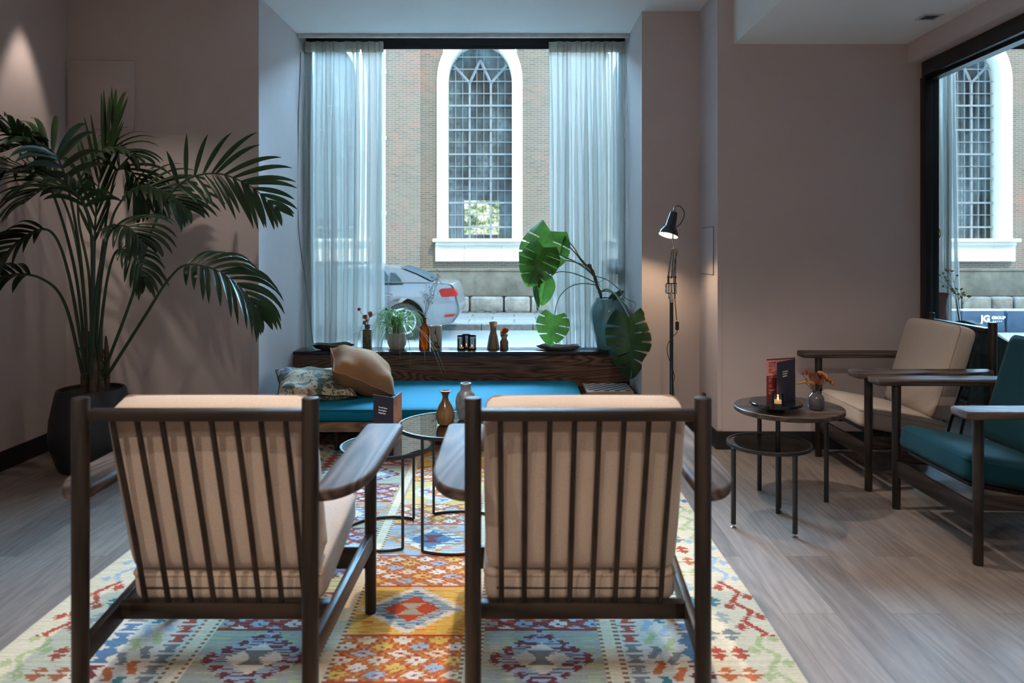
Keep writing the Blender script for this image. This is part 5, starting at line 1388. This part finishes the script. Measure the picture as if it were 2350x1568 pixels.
# shade: axis tilted towards the window and the viewer
ax0, ax1 = ll(1546, 489), ll(1533, 541); ax1 = ll(1533.5, 541, -.035)
zax = (ax0 - ax1).normalized(); xax = Vector((0, 1, 0)).cross(zax).normalized(); yax = zax.cross(xax)
MS = Matrix((xax, yax, zax)).transposed().to_4x4(); MS.translation = ax1
Ls = (ax0 - ax1).length; s_ = YLm / F
G().lathe([(22.5 * s_, 0), (22 * s_, .25 * Ls * .4), (18.5 * s_, .26 * Ls), (13.5 * s_, .37 * Ls), (12.3 * s_, .42 * Ls), (9.0 * s_, 1.0 * Ls), (7.5 * s_, 1.02 * Ls), (0, 1.02 * Ls)], 40, M=MS).obj('lamp_shade', M_LAMPB, lt, 40)
G().lathe([(22.0 * s_, .002), (18 * s_, .24 * Ls), (12.8 * s_, .36 * Ls), (0, .42 * Ls)], 40, M=MS).obj('shade_lining', plain('white_enamel', (.8, .8, .78), .4), lt, 40)
G().lathe([(0, .02), (.018, .03), (.024, .055), (.018, .08), (.012, .095), (0, .1)], 24, M=MS).obj('bulb', emit('warm_bulb', (1, .84, .62), 26), lt, 60)
G().lathe([(7.2 * s_, 1.02 * Ls), (5.5 * s_, 1.09 * Ls), (2.6 * s_, 1.13 * Ls), (2.4 * s_, 1.27 * Ls), (0, 1.27 * Ls)], 24, M=MS).obj('cap', M_CHROME, lt)
G().tube(spline([ll(1547, 480), ll(1550, 474), ll(1560, 473), ll(1569, 484), ll(1570, 496), ll(1563, 512), ll(1552, 522), ll(1546, 532)], 40), .003, 8).obj('cable', M_BLACK, lt)
G().tube(spline([ll(1546, 566, .005), ll(1553, 570), ll(1554, 582), ll(1550, 592), ll(1548, 604, .01), ll(1546, 640, .01), ll(1549, 690, .0), ll(1553, 735)], 40), .0026, 8).obj('cable', M_BLACK, lt)
G().box(ll(1554, 748), (.024, .02, .058), .007, 2).obj('cable_switch', M_BLACK, lt)
G().tube(spline([ll(1554, 758), ll(1553, 764), ll(1545, 772, -.012), ll(1533, 790, -.012), ll(1532, 812, -.012), ll(1541, 840, -.016), ll(1548, 865, -.01), ll(1545, 880, .015), ll(1548, 915, .0), ll(1552, 940), ll(1556, 985), ll(1575, 1000, .02)], 70), .0026, 8).obj('cable', M_BLACK, lt)
sp_ = bpy.data.lights.new('lamp_glow', 'SPOT'); sp_.energy = 8; sp_.color = (1, .74, .46); sp_.spot_size = R(150); sp_.spot_blend = .5; sp_.shadow_soft_size = .02
so_ = bpy.data.objects.new('lamp_glow', sp_); COL.objects.link(so_); so_.location = lt.location + ax1 + zax * .012
so_.rotation_euler = (-zax).to_track_quat('-Z', 'Y').to_euler()
pl_ = bpy.data.lights.new('lamp_bulb', 'POINT'); pl_.energy = 1.2; pl_.color = (1, .74, .46); pl_.shadow_soft_size = .02
# loose cable and plug on the floor by the pillar
pts = [P(1572, 1003, 5.0), P(1583, 1006, 4.95), P(1592, 1000, 5.02), P(1600, 992, 5.1), P(1612, 985, 5.2)]
for p in pts: p.z = .004
solo('power_cable', G().tube(spline(pts, 30), .0035, 6), M_BLACK, 'black power cable lying on the floor beside the pillar', 'cable')
q = P(1616, 912, 5.2); g = G().box((0, 0, 0), (.02, .05, .06), .006)
solo('wall_plug', g, M_BLACK, 'small black plug on the wall return behind the right chair post', 'plug', None, 30, (XS - .012, 5.2, q.z))

# ================================================================ palm in a black pot
pc = Vector((px(210, 4.47), 4.47, 0))
pt_ = thing('potted_palm', 'tall kentia palm in a black pot in the dark left corner', 'potted plant', pc)
G().lathe([(0, 0), (.135, 0), (.165, .010), (.182, .04), (.215, .14), (.224, .20), (.218, .30), (.192, .43), (.184, .463), (.176, .472), (.166, .470), (.164, .44), (0, .44)], 56).obj('pot', plain('matte_black_pot', (.012, .013, .017), .45, var=.08), pt_)
G().lathe([(0, .452), (.166, .448), (.166, .43), (0, .43)], 32, wob=lambda w, z: 1).obj('soil', M_SOIL, pt_)
M_PALM = leafy('palm_leaf', (.007, .022, .008), (.022, .052, .014), .36, 5, .14); M_PSTEM = plain('palm_stalk', (.02, .045, .02), .5, var=.2); M_PSHEATH = plain('palm_sheath', (.10, .07, .045), .9, var=.4, scale=30)
prr = random.Random(12)
def frond(pts, start, n, L, w, up, spread=1.0, droop=.5, sides=(1, 1), parent=pt_, skip=0, stiff=False):
    """pts: (px x, px y, depth offset); leaflets from fraction start on"""
    q = [P(x, y, 4.47 + d) - pc for (x, y, d) in pts]; ra = spline(q, 50); N = len(ra) - 1
    sg = G(); i0 = int(start * N)
    for v in ra:
        if v.x + pc.x < LW + .02: v.x = LW + .02 - pc.x
        if v.y + pc.y > YL - .04: v.y = YL - .04 - pc.y
    sg.tube(ra, [.0085 * (1 - .85 * (i / N)) + .0012 for i in range(N + 1)], 8)
    g = G(); upv = Vector(up).normalized()
    for k in range(n):
        f = start + (1 - start) * (k + .5) / n; i = min(N - 1, int(f * N)); p = ra[i]; t = (ra[i + 1] - ra[max(0, i - 1)]).normalized()
        side = t.cross(upv).normalized(); nn = side.cross(t).normalized()
        s = (k + .5) / n; ll_ = L * (math.sin(math.pi * (.14 + .80 * s)) ** .75) * prr.uniform(.88, 1.1)
        for sd in (-1, 1):
            if not sides[0 if sd < 0 else 1]: continue
            ang = R(62 - 40 * s) * spread
            d = t * math.cos(ang) + side * sd * math.sin(ang) + nn * (.28 if not stiff else .1) + Vector((prr.uniform(-.06, .06), prr.uniform(-.06, .06), prr.uniform(-.05, .05)))
            d.normalize(); m = 9; pp = [p.copy()]; dd = d.copy()
            for j in range(m):
                dd = (dd + Vector((0, 0, -droop * (.05 + .34 * (j / m) ** 1.3)))).normalized(); pp.append(pp[-1] + dd * ll_ / m)
            for v in pp:
                wx = v + pc
                if wx.x < LW + .012: v.x = LW + .012 - pc.x + prr.uniform(0, .004)
                if wx.y > YL - .03 and wx.x < JL + .02: v.y = YL - .03 - pc.y - prr.uniform(0, .004)
            ws = [w * max(.04, math.sin(math.pi * (.10 + .89 * j / m)) ** .75) for j in range(m + 1)]
            g.ribbon(pp, ws, (nn + side * sd * -.15), .35)
    fo = g.obj('frond', M_PALM, parent, 80); sg.obj('stalk', M_PSTEM, fo)
frond([(228, 880, -.02), (300, 690, -.08), (352, 520, -.13), (410, 425, -.16), (490, 398, -.18), (570, 425, -.16), (640, 482, -.12)], .50, 14, .34, .0145, (.1, -1, .25), droop=.34)
frond([(240, 872, -.05), (330, 730, -.16), (388, 640, -.22), (432, 607, -.25), (500, 622, -.27), (560, 668, -.25), (598, 728, -.22)], .50, 15, .33, .0165, (.1, -.6, 1), droop=.9)
frond([(215, 860, .05), (216, 620, .10), (226, 430, .12), (268, 245, .10)], .42, 12, .40, .010, (.2, -1, .1), spread=.36, droop=.0, stiff=True)
frond([(200, 860, -.02), (172, 620, .0), (112, 420, -.12), (40, 322, -.30), (-40, 292, -.45), (-120, 320, -.62)], .42, 20, .46, .023, (.1, -.35, 1), droop=.5)
frond([(198, 865, -.08), (160, 640, -.22), (120, 535, -.32), (62, 540, -.40), (5, 600, -.44), (-35, 690, -.45)], .48, 15, .34, .0165, (0, -.5, 1), droop=.75)
frond([(192, 870, -.06), (150, 700, -.20), (96, 640, -.30), (20, 632, -.38), (-50, 668, -.42), (-90, 730, -.44)], .48, 15, .36, .0175, (0, -.5, 1), droop=1.0)
frond([(215, 865, .0), (232, 640, .02), (262, 490, .03), (318, 432, .02), (380, 440, .0), (430, 480, -.03)], .50, 15, .36, .0175, (0, -.5, 1), droop=.6)
frond([(206, 860, -.10), (212, 640, -.26), (205, 510, -.38), (170, 440, -.50), (110, 430, -.58), (50, 470, -.62)], .48, 15, .36, .018, (0, -.3, 1), droop=.7)
frond([(205, 862, .06), (186, 620, .14), (150, 470, .16), (95, 405, .06), (25, 395, -.15), (-50, 425, -.34)], .46, 18, .42, .019, (0, -.4, 1), droop=.6)
frond([(222, 870, -.02), (240, 680, -.06), (262, 585, -.10), (292, 575, -.12), (322, 610, -.14), (334, 650, -.15)], .50, 10, .22, .012, (0, -.5, 1), droop=.9)
frond([(212, 862, .02), (205, 640, .08), (180, 500, .10), (190, 400, .10), (250, 350, .12), (310, 362, .12)], .50, 14, .34, .016, (0, -.4, 1), droop=.7)
frond([(208, 866, -.12), (222, 660, -.30), (250, 540, -.42), (290, 520, -.50), (330, 560, -.55)], .52, 11, .28, .015, (0, -.4, 1), droop=.8)
frond([(204, 860, -.1), (190, 640, -.2), (165, 470, -.3), (130, 360, -.36), (70, 330, -.4), (0, 350, -.42)], .5, 15, .36, .018, (0, -.4, 1), droop=.65)
frond([(210, 860, .06), (232, 600, .14), (255, 440, .18), (280, 380, .2), (320, 420, .2), (345, 480, .18)], .5, 12, .32, .014, (0, -.5, 1), droop=.7)
for k, (x, d, h) in enumerate(((192, -.03, 150), (232, -.02, 170), (214, -.08, 120), (204, .04, 140), (243, .02, 130))):
    b0 = P(x, 892, 4.47 + d) - pc; b0.z = .44
    a = b0 + Vector((0, 0, h / 390)); g = G()
    g.tube(spline([b0, b0.lerp(a, .5) + Vector((.006 * (-1) ** k, 0, 0)), a], 12), [.019, .020, .019, .021, .018, .017, .016, .016, .014, .013, .011, .008, .005], 9)
    for j in range(3): s = prr.uniform(.2, .7); g.ribbon([b0.lerp(a, s), b0.lerp(a, s) + Vector((prr.uniform(-.03, .03), -.02, .05)), b0.lerp(a, s) + Vector((prr.uniform(-.05, .05), -.03, .03))], [.008, .006, .001], Vector((0, -1, 0)))
    g.obj('stem_sheath', M_PSHEATH, pt_)

# ================================================================ beyond the opening at right
c = P(2148, 672, 5.95); h = c.z - .5
vase('flower_vase', 'dusty red waisted vase half hidden by the black opening frame', hollow([(.060, 0), (.075, .01), (.080, .06), (.066, h * .55), (.058, h * .72), (.066, h * .9), (.082, h)], .006, .8), plain('dusty_red', (.22, .085, .065), .6), (c.x, 5.93, .5))
fv = Vector((px(2205, 5.95), 5.92, .5))
vase('bud_vase', 'small dark vase holding yellow dried flowers on the far right sill', hollow([(.032, 0), (.04, .01), (.042, .05), (.025, .08), (.022, .09)], .004), glaze('dark_far_glaze', (.03, .035, .04), (.08, .09, .1), 8, .3), fv)
t = thing('dried_flowers', 'dried stems with small yellow button flowers against the far right window', 'dried flowers', fv + Vector((0, 0, .03)))
def rf(x, y): return P(x, y, 5.92) - t.location
g = G(); fl = G(); rr = random.Random(9)
def twig(a, b_, r=.0016): g.tube(spline([a, a.lerp(b_, .5) + Vector((rr.uniform(-.01, .01), 0, .004)), b_], 8), r, 5)
for (jx, jy, heads) in ((2192, 672, ((2150, 640), (2156, 632), (2163, 628), (2168, 636), (2174, 622), (2166, 658))), (2190, 650, ((2172, 620), (2184, 622), (2178, 644), (2196, 632))), (2200, 690, ((2188, 668), (2196, 664), (2206, 664), (2212, 672), (2200, 676))), (2208, 700, ((2224, 680), (2214, 678), (2208, 684))), (2195, 700, ((2190, 672), (2183, 664)))):
    j = rf(jx, jy); twig(Vector((0, 0, .03)), j, .002)
    for (x, y) in heads:
        e_ = rf(x, y); twig(j, e_, .0012)
        for k in range(2): fl.ball(e_ + Vector((rr.uniform(-.008, .008), rr.uniform(-.008, .008), rr.uniform(-.004, .006))), .0085, 7, (1, 1, .75))
fl.ball(rf(2224, 680), .017, 10, (1, 1, .7))
g.obj('stems', plain('dark_dry_stem', (.05, .04, .025), .8), t); fl.obj('blossoms', plain('yellow_button', (.34, .25, .07), .9, var=.4, scale=120), t)
c = P(2149, 536, 4.98)
t = thing('round_doorknob', 'round brass knob plate showing beside the black opening frame', 'door knob', (XP + .115, 4.955, c.z))
Mx = Matrix.Rotation(R(90), 4, 'X')
G().lathe([(0, 0), (.050, 0), (.050, .006), (.046, .010), (.02, .013), (0, .013)], 40, M=Mx).obj('rose', M_BRASS, t)
G().lathe([(0, .012), (.014, .012), (.012, .03), (.022, .04), (.022, .05), (.012, .056), (0, .057)], 28, M=Mx).obj('knob', M_BRASS, t)
